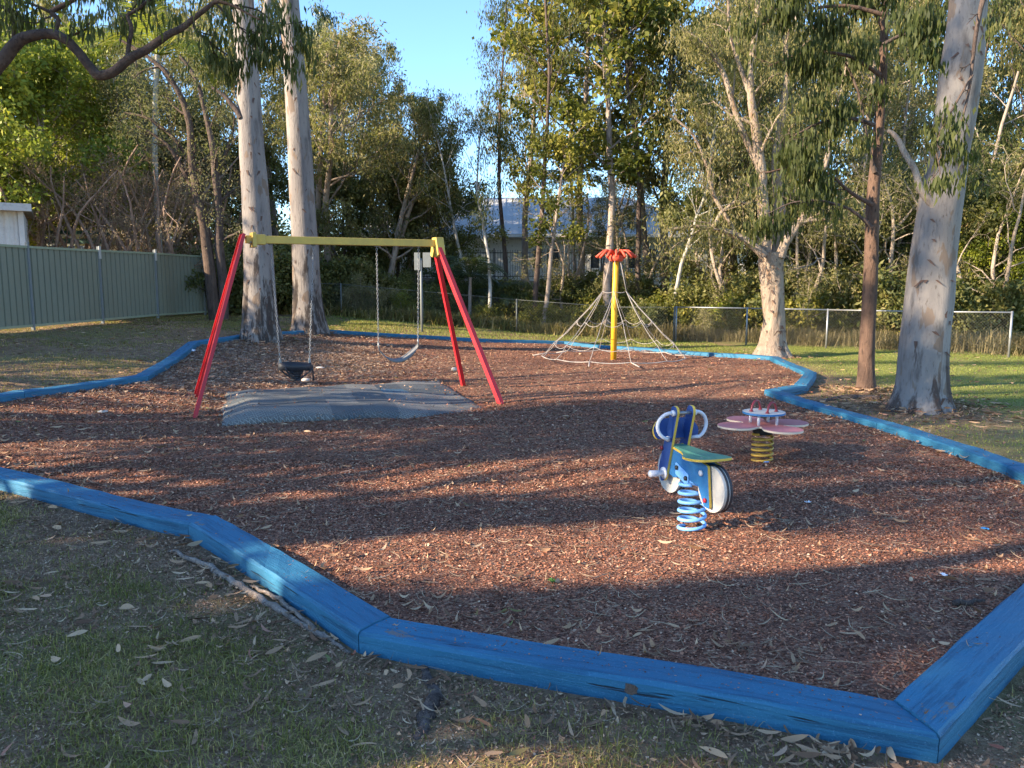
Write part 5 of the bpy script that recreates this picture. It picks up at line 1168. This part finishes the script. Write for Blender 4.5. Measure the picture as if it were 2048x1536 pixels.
# ---- the planting on the bank, left to right
GB = 'trees on the bank behind the far border'
E = [('paperbark_tree', 'mel2', 660, 29, 1.10, 0., 'olive crowned tree right of the second pale gum'), ('paperbark_tree', 'mel2', 745, 28, .95, 1.9, 'pale olive tree right over the middle of the swing beam'),
     ('paperbark_tree', 'mel', 700, 33, 1.18, .7, 'pale leafy crown between second gum and open sky'), ('paperbark_tree', 'mel2', 830, 30, .75, 3.3, 'rounded olive tree above the yellow bracket'), ('gum_tree', 'euc', 760, 37, .90, 2., 'taller dark topped gum against the open sky left of centre'),
     ('gum_tree', 'euc2', 660, 38, .95, 4., 'dark gum top rising right of the second pale trunk'), ('gum_tree', 'euc', 835, 36, .72, 5., 'dark gum crown sloping down to the open sky'), ('gum_tree', 'euc', 560, 34, 1.05, 1., 'olive gum crown seen between the two pale trunks'), ('paperbark_tree', 'mel2', 905, 31, .62, 5.1, 'low pale olive tree at the left end of the house roof'),
     ('evergreen_tree', 'under', 690, 30, .85, 0, 'dark evergreen under the swing beam, left'), ('evergreen_tree', 'under', 800, 31, .8, 2, 'dark evergreen under the swing beam, right'), ('evergreen_tree', 'under', 880, 30.5, .78, 4, 'dark evergreen behind the right red legs'),
     ('white_gum_tree', 'thinw', 978, 26.5, 1.0, .5, 'slim white trunked sapling left of the dark central gum'), ('white_gum_tree', 'thinw', 945, 29, .95, 2.5, 'sparse thin crown against the sky left of centre'),
     ('gum_tree', 'thin', 1070, 27, 1.06, .3, 'tall dark slender gum at the middle of the photo'), ('gum_tree', 'thin', 1012, 30, .95, 3., 'thin leaning gum with wispy crown at centre top'), ('gum_tree', 'euc', 1050, 34, .92, 3.2, 'dense gum crown behind the central dark trunk'), ('broadleaf_tree', 'broad', 1085, 26.5, .72, 1.8, 'yellow green broad leaved tree at the middle of the roof'), ('broadleaf_tree', 'broad', 1215, 26.5, 1.3, 3.6, 'broad leaved tree with pale trunk behind the climber'), ('broadleaf_tree', 'broad', 1160, 30, 1.2, .5, 'tall broad leaved crown left of the one behind the climber'), ('broadleaf_tree', 'broad', 1300, 31, 1.3, 5., 'high broad leaved crown right of the climber'),
     ('gum_tree', 'euc', 1330, 30, 1.1, 2.2, 'olive gum with pale limbs between climber and paperbark'), ('gum_tree', 'thin', 1275, 28, 1.1, 4.4, 'wispy gum above the right half of the roof'), ('paperbark_tree', 'mel2', 1400, 31, 1.25, 1., 'pale twiggy tree left of the near paperbark'),
     ('twiggy_tree', 'tanglep', 1125, 28.5, .85, 0.4, 'low twiggy tree in front of the house windows'), ('twiggy_tree', 'tanglep', 1262, 28, .95, 2.4, 'twiggy tree right behind the orange cap of the climber'), ('paperbark_tree', 'mel2', 1185, 33, .62, 1.4, 'small olive tree hiding the middle of the house wall'),
     ('white_gum_tree', 'thinw', 1340, 26, 1.05, 4., 'thin pale stems just right of the climber'), ]
for nm, ky, px, y, s, rz, lb in E: T(nm, ky, px, y, lb, s, rz, group=GB)
palm('fan_palm', col(940, 27), 27, 1.6, 'small lit palm in front of the left end of the white house', FR2, 12, 1.0, 'bark_grey', .07, 7)
palm('tree_fern', col(1000, 28), 28, .9, 'low dark fern palm below the slim white trunk', FR2, 12, 1.0, 'bark_dark', .07, 8)
palm('tree_fern', col(900, 29), 29, .6, 'low dark fern palm behind the right red swing legs', FR2, 12, .9, 'bark_dark', .07, 9)
palm('fan_palm', col(1150, 31), 31, 4.3, 'palm head poking above the roof right of the central gum', FR2, 12, 1.0, 'bark_grey', .07, 10)
# ---- right hand side
GR = 'trees behind the chain link fence'
E = [('evergreen_tree', 'under', 1440, 27, .95, .4, 'dark evergreen just left of the near paperbark'), ('evergreen_tree', 'under', 1620, 26, .85, 2., 'green evergreen between paperbark and brown trunk'), ('evergreen_tree', 'under', 1710, 28, .95, 3.2, 'dark evergreen behind the slender brown trunk'), ('evergreen_tree', 'under', 1790, 26, .9, 5, 'dark evergreen left of the huge gum'),
     ('evergreen_tree', 'under', 1960, 25, .95, 1., 'dark evergreen right of the huge gum'), ('evergreen_tree', 'under', 2060, 28, 1.25, 4., 'dark evergreen at the right edge'), ('evergreen_tree', 'under', 1890, 30, 1.2, 2.5, 'tall dark evergreen behind the huge gum'),
     ('bushy_tree', 'lime', 1985, 24, .62, 1.4, 'yellow green bush lit at the right edge'), ('bushy_tree', 'lime', 2085, 23, .68, 3.4, 'yellow green crown cut by the right edge'),
     ('gum_tree', 'euc2', 1500, 38, 1.3, 1.8, 'dark crown far behind the paperbark forks'), ('gum_tree', 'euc2', 1750, 38, 1.35, .3, 'dark far crown just left of the huge gum'), ('gum_tree', 'euc2', 1970, 37, 1.25, 3.9, 'dark far crown between the huge gum and the right edge'),
     ('gum_tree', 'euc', 1590, 31, 1.15, .8, 'olive crown behind the paperbark top'), ('gum_tree', 'euc', 1690, 30, 1.2, 2.8, 'high olive crown above the slender brown tree'), ('gum_tree', 'euc', 1780, 34, 1.3, 4.7, 'high olive crown left of the huge trunk'), ('gum_tree', 'thin', 2000, 27, 1.15, 0, 'wispy gum crown in the top right corner'), ('gum_tree', 'euc', 2050, 31, 1.15, 1.8, 'pale crowned gum at the right edge'), ('gum_tree', 'thin', 1960, 31, 1.1, 3.5, 'wispy gum crown right of the huge trunk'),
     ('twiggy_tree', 'tanglep', 1585, 24.6, .95, 1., 'pale twiggy tree touching the near paperbark on its right'), ('twiggy_tree', 'tanglep', 1680, 24.5, 1.05, 2.3, 'pale twiggy tree just left of the slender brown trunk'), ('twiggy_tree', 'tanglep', 1790, 24, 1.1, 3.3, 'pale twiggy tree between slender brown trunk and huge gum'), ('twiggy_tree', 'tanglep', 1960, 23, .95, 5.3, 'pale twiggy tree close right of the huge gum'), ('twiggy_tree', 'tanglep', 1440, 26, 1.0, 4.3, 'pale twiggy tree close left of the near paperbark'),
     ('paperbark_tree', 'mel2', 1480, 29, 1.3, 5.5, 'tall pale olive tree behind the left limbs of the paperbark'), ('paperbark_tree', 'mel2', 1660, 26.5, 1.0, 3.9, 'pale limbed tree right of the near paperbark'), ('paperbark_tree', 'mel', 1840, 29, 1.1, 2.9, 'pale feathery tree behind the huge gum')]
for nm, ky, px, y, s, rz, lb in E: T(nm, ky, px, y, lb, s, rz, group=GR)
# bushes on the bank and behind the chain link
q = np.random.default_rng(9); k = 0
side = lambda px: 'left of the climber' if px < 1150 else ('behind the climber' if px < 1330 else ('left of the paperbark' if px < 1530 else ('between paperbark and huge gum' if px < 1830 else 'right of the huge gum')))
ROW = [('bushd', 700, 28.3, .8), ('bushp', 725, 26.6, .62), ('bushd', 790, 28, .75), ('bushl', 815, 27.2, .5), ('bushd', 870, 27.3, .62), ('bushd', 930, 28.6, .6), ('bushg', 985, 27, .6), ('bushd', 1040, 28.2, .72), ('bushg', 1100, 27, .72), ('bushd', 1135, 29, .8), ('bushg', 1180, 27.4, .85), ('bushd', 1235, 28.6, .9), ('bushg', 1290, 27, .95),
       ('bushd', 1310, 25.9, .62), ('bushg', 1375, 26, .95), ('bushp', 1400, 25.2, .6), ('bushd', 1430, 25.8, 1.05), ('bushl', 1465, 25.4, .75), ('bushg', 1500, 25.2, 1.05), ('bushp', 1590, 25, .8), ('bushg', 1610, 24.6, 1.1), ('bushd', 1660, 25.4, 1.3), ('bushl', 1640, 24.6, .6), ('bushg', 1720, 25, 1.2), ('bushd', 1770, 24, 1.2), ('bushg', 1800, 23.4, 1.), ('bushd', 1950, 22.6, 1.05), ('bushg', 1990, 23.5, .95), ('bushd', 2050, 24, 1.1), ('bushg', 1900, 24.5, 1.25)]
DESC = {'bushd': 'dark mixed bush', 'bushg': 'glossy green bush', 'bushl': 'bright lime bush', 'bushp': 'pale feathery bush'}
POS = ['under the swing beam, first from the second gum', 'under the swing beam, low and pale', 'under the swing beam, middle', 'low in front, left of the sign pole', 'right of the sign pole', 'behind the red legs on the right', 'at the foot of the slim white sapling', 'between white sapling and central dark gum', 'right at the foot of the central gum', 'below the house window', 'left side of the rope cone', 'straight behind the rope cone', 'right side of the rope cone',
       'low by the wire fence right of the climber', 'first large one right of the climber', 'low and strawy right of the climber', 'tall, left of the paperbark', 'low, left of the paperbark', 'touching the paperbark trunk on the left', 'touching the paperbark trunk on the right', 'just right of the paperbark', 'tall, midway from paperbark to brown trunk', 'low, midway from paperbark to brown trunk', 'directly behind the brown trunk', 'tall, between brown trunk and huge gum', 'touching the huge gum on the left', 'touching the huge gum on the right', 'second right of the huge gum', 'at the right edge above the fence end', 'directly behind the huge gum']
for (ky, px, y, s), ps in zip(ROW, POS): T('bush', ky, px, y, DESC[ky]+' '+ps, s, q.uniform(0, 6), cat='bush', names=('stems', 'crown'), group='bushes behind the wire fences')
# dry grass and green tussocks on the far side of the fences: one mass nobody could count
def scatter_tuss(name, keys, n, x0, x1, y0f, label, m, hr, w):
    V = []; F = []; rn = []; off = 0; r = np.random.default_rng(hash(name) % 1000 if False else 17)
    for i in range(n):
        x = r.uniform(x0, x1); y = y0f(x)+r.uniform(0, 3.); me = None
        N = 110; a = r.uniform(0, 6.283, N); qd = np.abs(r.normal(0, .3, N)); xx = x+np.cos(a)*qd; yy = y+np.sin(a)*qd; h = r.uniform(*hr, N)*r.uniform(.5, 1.2); b = r.uniform(0, 6.283, N); l = np.abs(r.normal(.9, .55, N))
        P = np.stack([xx, yy, H(xx, yy)-.02], 1); s = np.stack([-np.sin(b), np.cos(b), 0*b], 1)*w
        t1 = np.stack([np.cos(b)*l*.3, np.sin(b)*l*.3, .65+0*b], 1)*h[:, None]; t2 = np.stack([np.cos(b)*l*1.1, np.sin(b)*l*1.1, 1/(1+l)], 1)*h[:, None]
        V.append(np.stack([P-s, P+s, P+t1+s*.7, P+t1-s*.7, P+t2+s*.1, P+t2-s*.1], 1).reshape(-1, 3)); i_ = (np.arange(N)*6)[:, None]
        F.append(np.stack([i_+np.array([[0, 1, 2, 3]]), i_+np.array([[3, 2, 4, 5]])], 1).reshape(-1, 4)+off); off += 6*N; rn.append(np.repeat(r.random(N), 2))
    o = obj(name, mesh(name, np.vstack(V), np.vstack(F), m, False, np.concatenate(rn))); tag(o, label, 'grass', kind='stuff')
fy = lambda x: 23.2 if x < 6.8 else 22.9-(x-6.8)*.8
scatter_tuss('dry_grass', 0, 130, 4.2, 14, lambda x: fy(x)+.5, 'tall dry grass behind the chain link fence', M['straw'], (.25, .75), .009)
scatter_tuss('bank_grass', 0, 420, -9, 6, lambda x: 25.4, 'rough dark grass and ferny growth on the bank behind the wire fence', M['grassy'], (.2, .6), .014)
# far-off wood that closes the view
r = np.random.default_rng(77); V = []; F = []; rn = []; off = 0
n = 190000; xx = r.uniform(-62, 62, n); base_y = 58+8*r.random(n); top = (4.2+3.6*sstep((abs(xx+2)-14)/14))+3.*fbm(xx*.16+3, 0*xx, 5)+1.6*fbm(xx*.7, 0*xx, 6); zz = top*r.random(n)**.8*(.75+.25*r.random(n)); zz = np.maximum(zz, .1)
P = np.stack([xx, base_y, zz], 1); d = r.normal(0, 1, (n, 3)); d /= np.linalg.norm(d, axis=1)[:, None]; s = np.cross(d, r.normal(0, 1, (n, 3))); s /= np.linalg.norm(s, axis=1)[:, None]; l = r.uniform(.15, .38, n)[:, None]
V = np.stack([P, P+d*l*.45+s*l*.3, P+d*l, P+d*l*.45-s*l*.3], 1).reshape(-1, 3)
keepm = (np.abs(P[:, 0]) > 0)
o = obj('distant_wood', mesh('distant_wood', V, np.arange(4*n).reshape(n, 4), M['leaf_dark'], False, np.clip(.5*r.random(n)+.5*fbm(xx*.4, zz*.5, 3), 0, 1))); tag(o, 'distant wood closing the view behind the houses', 'wood', kind='stuff')
# ---- trees beyond the left edge whose shade falls across the play area
SH = []
def pip(px, py, poly): return inside(np.asarray(px, float), np.asarray(py, float), np.array(poly, float))
SUNV = np.array(shadow_dir)
def shade_points(n, poly, holes=(), dens=1., seed=0):
    """ground points of a shady area, evenly over the ground"""
    r = np.random.default_rng(seed); xs = [p[0] for p in poly]; ys = [p[1] for p in poly]; C = np.array([G(*p) for p in poly])
    x0, x1, y0, y1 = C[:, 0].min(), C[:, 0].max(), C[:, 1].min(), C[:, 1].max(); X = r.uniform(x0, x1, n); Y = r.uniform(y0, y1, n)
    ok = inside(X, Y, C[:, :2]) & (r.random(n) < dens)
    for hx, hy, ha, hb in holes:
        c = G(hx, hy)[:2]; e = abs(G(hx+ha, hy)[:2]-c)[0]+.02; f = abs(G(hx, hy-hb)[:2]-c)[1]+.02
        ok &= ((X-c[0])/e)**2+((Y-c[1])/f)**2 > 1
    X, Y = X[ok], Y[ok]; return np.stack([X, Y, H(X, Y)], 1)
def shade_tree(name, x, y, lab, pts, seed, r0=.2, N=14000, spread=.17, dx=1.3, leaf=(.16, .055)):
    """a tree at (x, y) whose crown stands where its shade falls on pts"""
    r = np.random.default_rng(seed); t = root(name, (x, y, Hs(x, y)), lab, 'tree', 'trees whose shade comes from beyond the left edge'); o = np.array(t.location)
    X = x+np.clip(r.normal(0, dx, len(pts)), -2.2*dx, 2.2*dx); k = (pts[:, 0]-X)/SUNV[0]; C = pts-SUNV*k[:, None]
    C = C[C[:, 2] > Hs(x, y)+.9]
    V, F, rn = leaves(r, C, N, leaf[0], leaf[1], spread, .5, .6); obj('crown', mesh('crown', V-o, F, M['leaf_gum'], False, rn), t)
    top = C[:, 2].max(); so = Soup(); P, RR = limb(r, o-[0, 0, .2], [0, 0, 1], min(top-o[2], 9), r0, r0*.25, .05, .02, .5); so.tube(P, RR, 12)
    for q in range(22):
        c = C[r.integers(len(C))]; i = int(np.clip((c[2]-o[2])*.62/(top-o[2])*len(P), 1, len(P)-2)); a = P[i]; m_ = (a+c)/2+r.normal(0, .2, 3)+[0, 0, .2]
        kk = np.linspace(0, 1, 9)[:, None]; B_ = a*(1-kk)**2+2*kk*(1-kk)*m_+kk**2*c; so.tube(B_, np.linspace(RR[i]*.45, .012, 9), 5)
    me = so.me('trunk', M['bark_grey']); me.transform(Matrix.Translation(-Vector(t.location))); obj('trunk', me, t); return t
fore = shade_points(9000, [(430, 1110), (560, 1120), (640, 1140), (700, 1205), (1200, 1200), (1700, 1185), (2200, 1165), (2200, 1500), (-250, 1530), (-250, 1075), (200, 1095)],
    [(625, 1165, 76, 43), (1110, 1450, 232, 63), (590, 1375, 95, 26), (10, 1490, 95, 43), (1990, 1345, 120, 50), (480, 1200, 120, 21), (900, 1490, 95, 29), (1850, 1370, 95, 21), (250, 1330, 95, 23), (280, 1065, 232, 33), (760, 1395, 82, 26), (1280, 1500, 132, 29), (120, 1400, 132, 23), (400, 1470, 95, 26), (1480, 1240, 157, 19), (1100, 1290, 95, 17), (90, 1230, 95, 19)], 1, 1)
shade_tree('gum_tree', -11.5, -1.2, 'gum beyond the left edge that shades the near grass', fore, 201, .26, 16000, .09)
bandA = np.vstack([shade_points(2500, [(250, 885), (600, 872), (1000, 850), (1320, 835), (1320, 900), (900, 932), (500, 946), (250, 932)], (), 1, 2),
                   shade_points(2500, [(430, 1022), (700, 1016), (1250, 1012), (1250, 1036), (900, 1050), (700, 1058), (470, 1058)], (), .6, 3),
                   shade_points(2500, [(0, 1010), (120, 1000), (330, 1045), (380, 1075), (200, 1050), (0, 1035)], (), .7, 4)])
shade_tree('gum_tree', -12.5, 3.9, 'gum beyond the left edge that shades the band behind the front sleepers', bandA, 202, .2, 7000, .12)
right = shade_points(5000, [(1000, 815), (1250, 800), (1480, 795), (1540, 800), (2200, 965), (2200, 1100), (1750, 1078), (1480, 1050), (1420, 990), (1300, 905), (1000, 885)], [(1640, 1000, 60, 14), (1250, 950, 80, 12), (1500, 1030, 50, 12)], 1, 5)
lawnr = np.vstack([shade_points(1200, [(1640, 752), (2100, 748), (2100, 768), (1700, 770)], (), .8, 6), shade_points(2500, [(1880, 800), (2150, 795), (2150, 960), (2040, 920), (1900, 870)], [(1980, 850, 40, 9)], .9, 7), shade_points(900, [(1620, 722), (2100, 722), (2100, 731), (1620, 729)], (), .7, 8), shade_points(900, [(1560, 790), (1830, 812), (1900, 850), (1800, 850)], (), .8, 9)])
shade_tree('gum_tree', -15.0, .5, 'tall gum beyond the left edge that shades the ground round the spring riders', np.vstack([right, lawnr]), 203, .3, 13000, .15, 1.8)
back = np.vstack([shade_points(900, p, (), .75, 10+i) for i, p in enumerate([[(440, 800), (900, 803), (940, 811), (440, 809)], [(440, 827), (900, 822), (950, 832), (440, 838)], [(640, 700), (1000, 702), (1000, 709), (640, 712)], [(1000, 716), (1560, 722), (1560, 731), (1000, 728)],
     [(1050, 750), (1600, 750), (1600, 758), (1050, 762)], [(930, 778), (1400, 778), (1550, 771), (1550, 779), (1250, 790), (930, 786)], [(650, 735), (950, 738), (950, 748), (650, 752)], [(100, 845), (500, 850), (500, 858), (100, 862)], [(60, 800), (300, 812), (400, 818), (100, 822)]])])
shade_tree('gum_tree', -13.5, 8.2, 'wispy gum beyond the left edge that throws thin shade stripes across the play area', back, 204, .17, 2900, .07, 1.0, (.12, .035))
lb = np.vstack([shade_points(2500, [(330, 768), (430, 700), (640, 668), (680, 700), (620, 735), (520, 760), (400, 790)], [(600, 700, 30, 10)], .9, 30), shade_points(2500, [(0, 800), (0, 670), (430, 645), (480, 668), (380, 690), (270, 745)], [(60, 700, 50, 8)], .8, 31)])
shade_tree('gum_tree', -14.5, 12.5, 'gum beyond the left edge that shades the lawn by the metal fence', lb, 205, .2, 8000, .17)
# dapples on the huge gum and on the two pale trunks
q_ = np.random.default_rng(4); pts = []
for P_, Rr_, n_, hi in ((P3, .3, 190, 1.), (P1, .3, 40, .35), (P2, .3, 30, .3)):
    for k in range(n_):
        c = P_[int(len(P_)*hi*q_.random())]; pts.append(c+q_.normal(0, .22, 3))
pts = np.array(pts); shade_tree('gum_tree', -17.5, 3.5, 'very tall gum beyond the left edge that dapples the huge trunk', pts, 206, .3, 4200, .09, 1.5)
# ------------------------------------------------------------------ small things on the ground
def lump(name, p, size, m, label, cat, seed=1, rz=0, group=None):
    q = np.random.default_rng(seed); V = []; n, k = 12, 7
    for i in range(1, k):
        for j in range(n):
            a_ = j*2*math.pi/n; b_ = math.pi*i/k; r_ = q.uniform(.8, 1.1); V.append([size[0]*r_*math.sin(b_)*math.cos(a_), size[1]*r_*math.sin(b_)*math.sin(a_), size[2]*(math.cos(b_))*r_+size[2]*.7])
    Fs = [(i*n+j, i*n+(j+1) % n, (i+1)*n+(j+1) % n, (i+1)*n+j) for i in range(k-2) for j in range(n)]
    V += [[0, 0, size[2]*1.7], [0, 0, -size[2]*.3]]; t = (k-1)*n
    Fs += [(t, (j+1) % n, j) for j in range(n)]+[(t+1, (k-2)*n+j, (k-2)*n+(j+1) % n) for j in range(n)]
    o = MB().add(V, Fs).build(name, m, None, True); o.location = p; o.rotation_euler = (0, 0, rz); return tag(o, label, cat, group)
p = G(612, 781); lump('stone', (p[0], p[1], float(MZ(p[0], p[1]))+.13), (.07, .055, .03), M['stone'], 'pale stone lying on the back of the rubber mat', 'stone', 3)
p = G(908, 745); lump('stone', (p[0], p[1], float(MZ(p[0], p[1]))), (.06, .05, .04), M['stone'], 'small pale stone on the mulch left of the back red leg', 'stone', 4)
p = G(205, 828); lump('stone', (p[0], p[1], float(MZ(p[0], p[1]))), (.07, .045, .018), M['stone'], 'flat pale stone on mulch left of the red swing foot', 'stone', 5)
p = G(640, 740); lump('stone', (p[0], p[1], float(MZ(p[0], p[1]))), (.09, .05, .025), M['stone'], 'flat pale stone on the mulch right of the bucket swing', 'stone', 6)
def litterpiece(name, p, s, m, label, cat, seed):
    q = np.random.default_rng(seed); n = 6; V = []
    for i in range(n):
        for j in range(n): V.append([(i/(n-1)-.5)*s+q.normal(0, s*.04), (j/(n-1)-.5)*s*.7+q.normal(0, s*.04), abs(q.normal(0, s*.12))+.012])
    o = MB().add(V, [(i*n+j, i*n+j+1, (i+1)*n+j+1, (i+1)*n+j) for i in range(n-1) for j in range(n-1)]).build(name, m)
    o.location = p; o.rotation_euler = (0, 0, q.uniform(0, 3)); sd = o.modifiers.new('t', 'SOLIDIFY'); sd.thickness = .002; return tag(o, label, cat)
def onm(px, py): p = G(px, py); return (p[0], p[1], float(MZ(p[0], p[1])) if inside(p[0], p[1]) else Hs(p[0], p[1]))
litterpiece('crumpled_paper', onm(380, 706), .2, M['paper'], 'crumpled white paper by the left border behind the red legs', 'litter', 2)
litterpiece('wrapper', onm(1968, 1083), .045, M['bottle_blue'], 'tiny blue wrapper on the shaded mulch near the right edge', 'litter', 5)
litterpiece('wrapper', onm(1615, 1020), .04, M['paper'], 'tiny white wrapper on the mulch right of the motorbike rider', 'litter', 6)
litterpiece('wrapper', onm(1885, 1181), .035, M['paper'], 'little white scrap on the dark mulch at lower right', 'litter', 7)
litterpiece('green_leaf', onm(1103, 1197), .045, leafmat('fresh_leaf', [(0, (.06, .16, .03)), (1, (.1, .25, .04))]), 'fresh green leaf on mulch beyond the front sleeper', 'leaf', 8)
# dark curved twig near the right
def stick(name, pts, rads, m, label, cat, jit=.004, n=9, group=None):
    pts = np.asarray(pts, float); c = pts[0].copy(); 
    P = []; Rr = []
    for i in range(len(pts)-1):
        for t in np.linspace(0, 1, 6, endpoint=False): P.append(pts[i]*(1-t)+pts[i+1]*t+rng.normal(0, jit, 3)); Rr.append(rads[i]*(1-t)+rads[i+1]*t)
    P.append(pts[-1]); Rr.append(rads[-1]); P = np.array(P)-c; o = MB().tube(P, np.array(Rr)*rng.uniform(.85, 1.15, len(Rr)), n).build(name, m, None, True); o.location = c; return tag(o, label, cat, group)
a = np.array(onm(1903, 1243)); b = np.array(onm(1930, 1243)); c = np.array(onm(1966, 1237))
stick('twig', [a+[0, 0, .015], b+[0, 0, .02], c+[0, 0, .016]], [.014, .012, .006], M['bark_dark'], 'short dark bent twig on the mulch near lower right corner', 'twig')
def gl(px, py, dz=0): p = G(px, py); return np.array([p[0], p[1], Hs(p[0], p[1])+dz])
stick('fallen_branch', [gl(338, 1105, .014), gl(420, 1140, .015), gl(480, 1178, .016), gl(560, 1225, .013), gl(640, 1275, .012), gl(700, 1308, .004)], [.009, .018, .021, .018, .013, .008], M['dead_wood'], 'long weathered grey branch lying on the grass beside the border', 'branch', .005)
stick('fallen_branch', [gl(500, 1180, .022), gl(560, 1205, .02), gl(625, 1262, .014), gl(690, 1300, .004)], [.008, .013, .011, .006], M['dead_wood'], 'thinner grey branch lying alongside the long one by the border', 'branch', .005)
# exposed tree roots in the grass
rm = NT('flaky_root'); n1 = rm.noise(18, 6, .75); n2 = rm.noise(60, 5, .75)
c = rm.mix(rm.ramp(n1, [(.4, rm.g(0)), (.65, rm.g(1))]), (.09, .065, .055), (.26, .20, .17)); c = rm.mix(rm.ramp(n2, [(.55, rm.g(0)), (.7, rm.g(.8))]), c, (.05, .035, .03))
M['root'] = rm.bsdf(c, .95, rm.math('ADD', n1, n2), 1., .03, spec=.15)
stick('tree_root', [gl(842, 1320, -.005), gl(868, 1400, .0), gl(850, 1450, .0), gl(820, 1500, -.012)], [.015, .032, .028, .015], M['root'], 'flaky old root showing in the grass at bottom centre', 'root', .008, 12)
stick('tree_root', [gl(1580, 815, -.0)*[1, 1, 1], gl(1690, 795, .01), gl(1760, 800, .02)], [.02, .035, .045], M['root'], 'surface root running from the brown trunk to the border', 'root', .006)
p = gl(45, 1470);
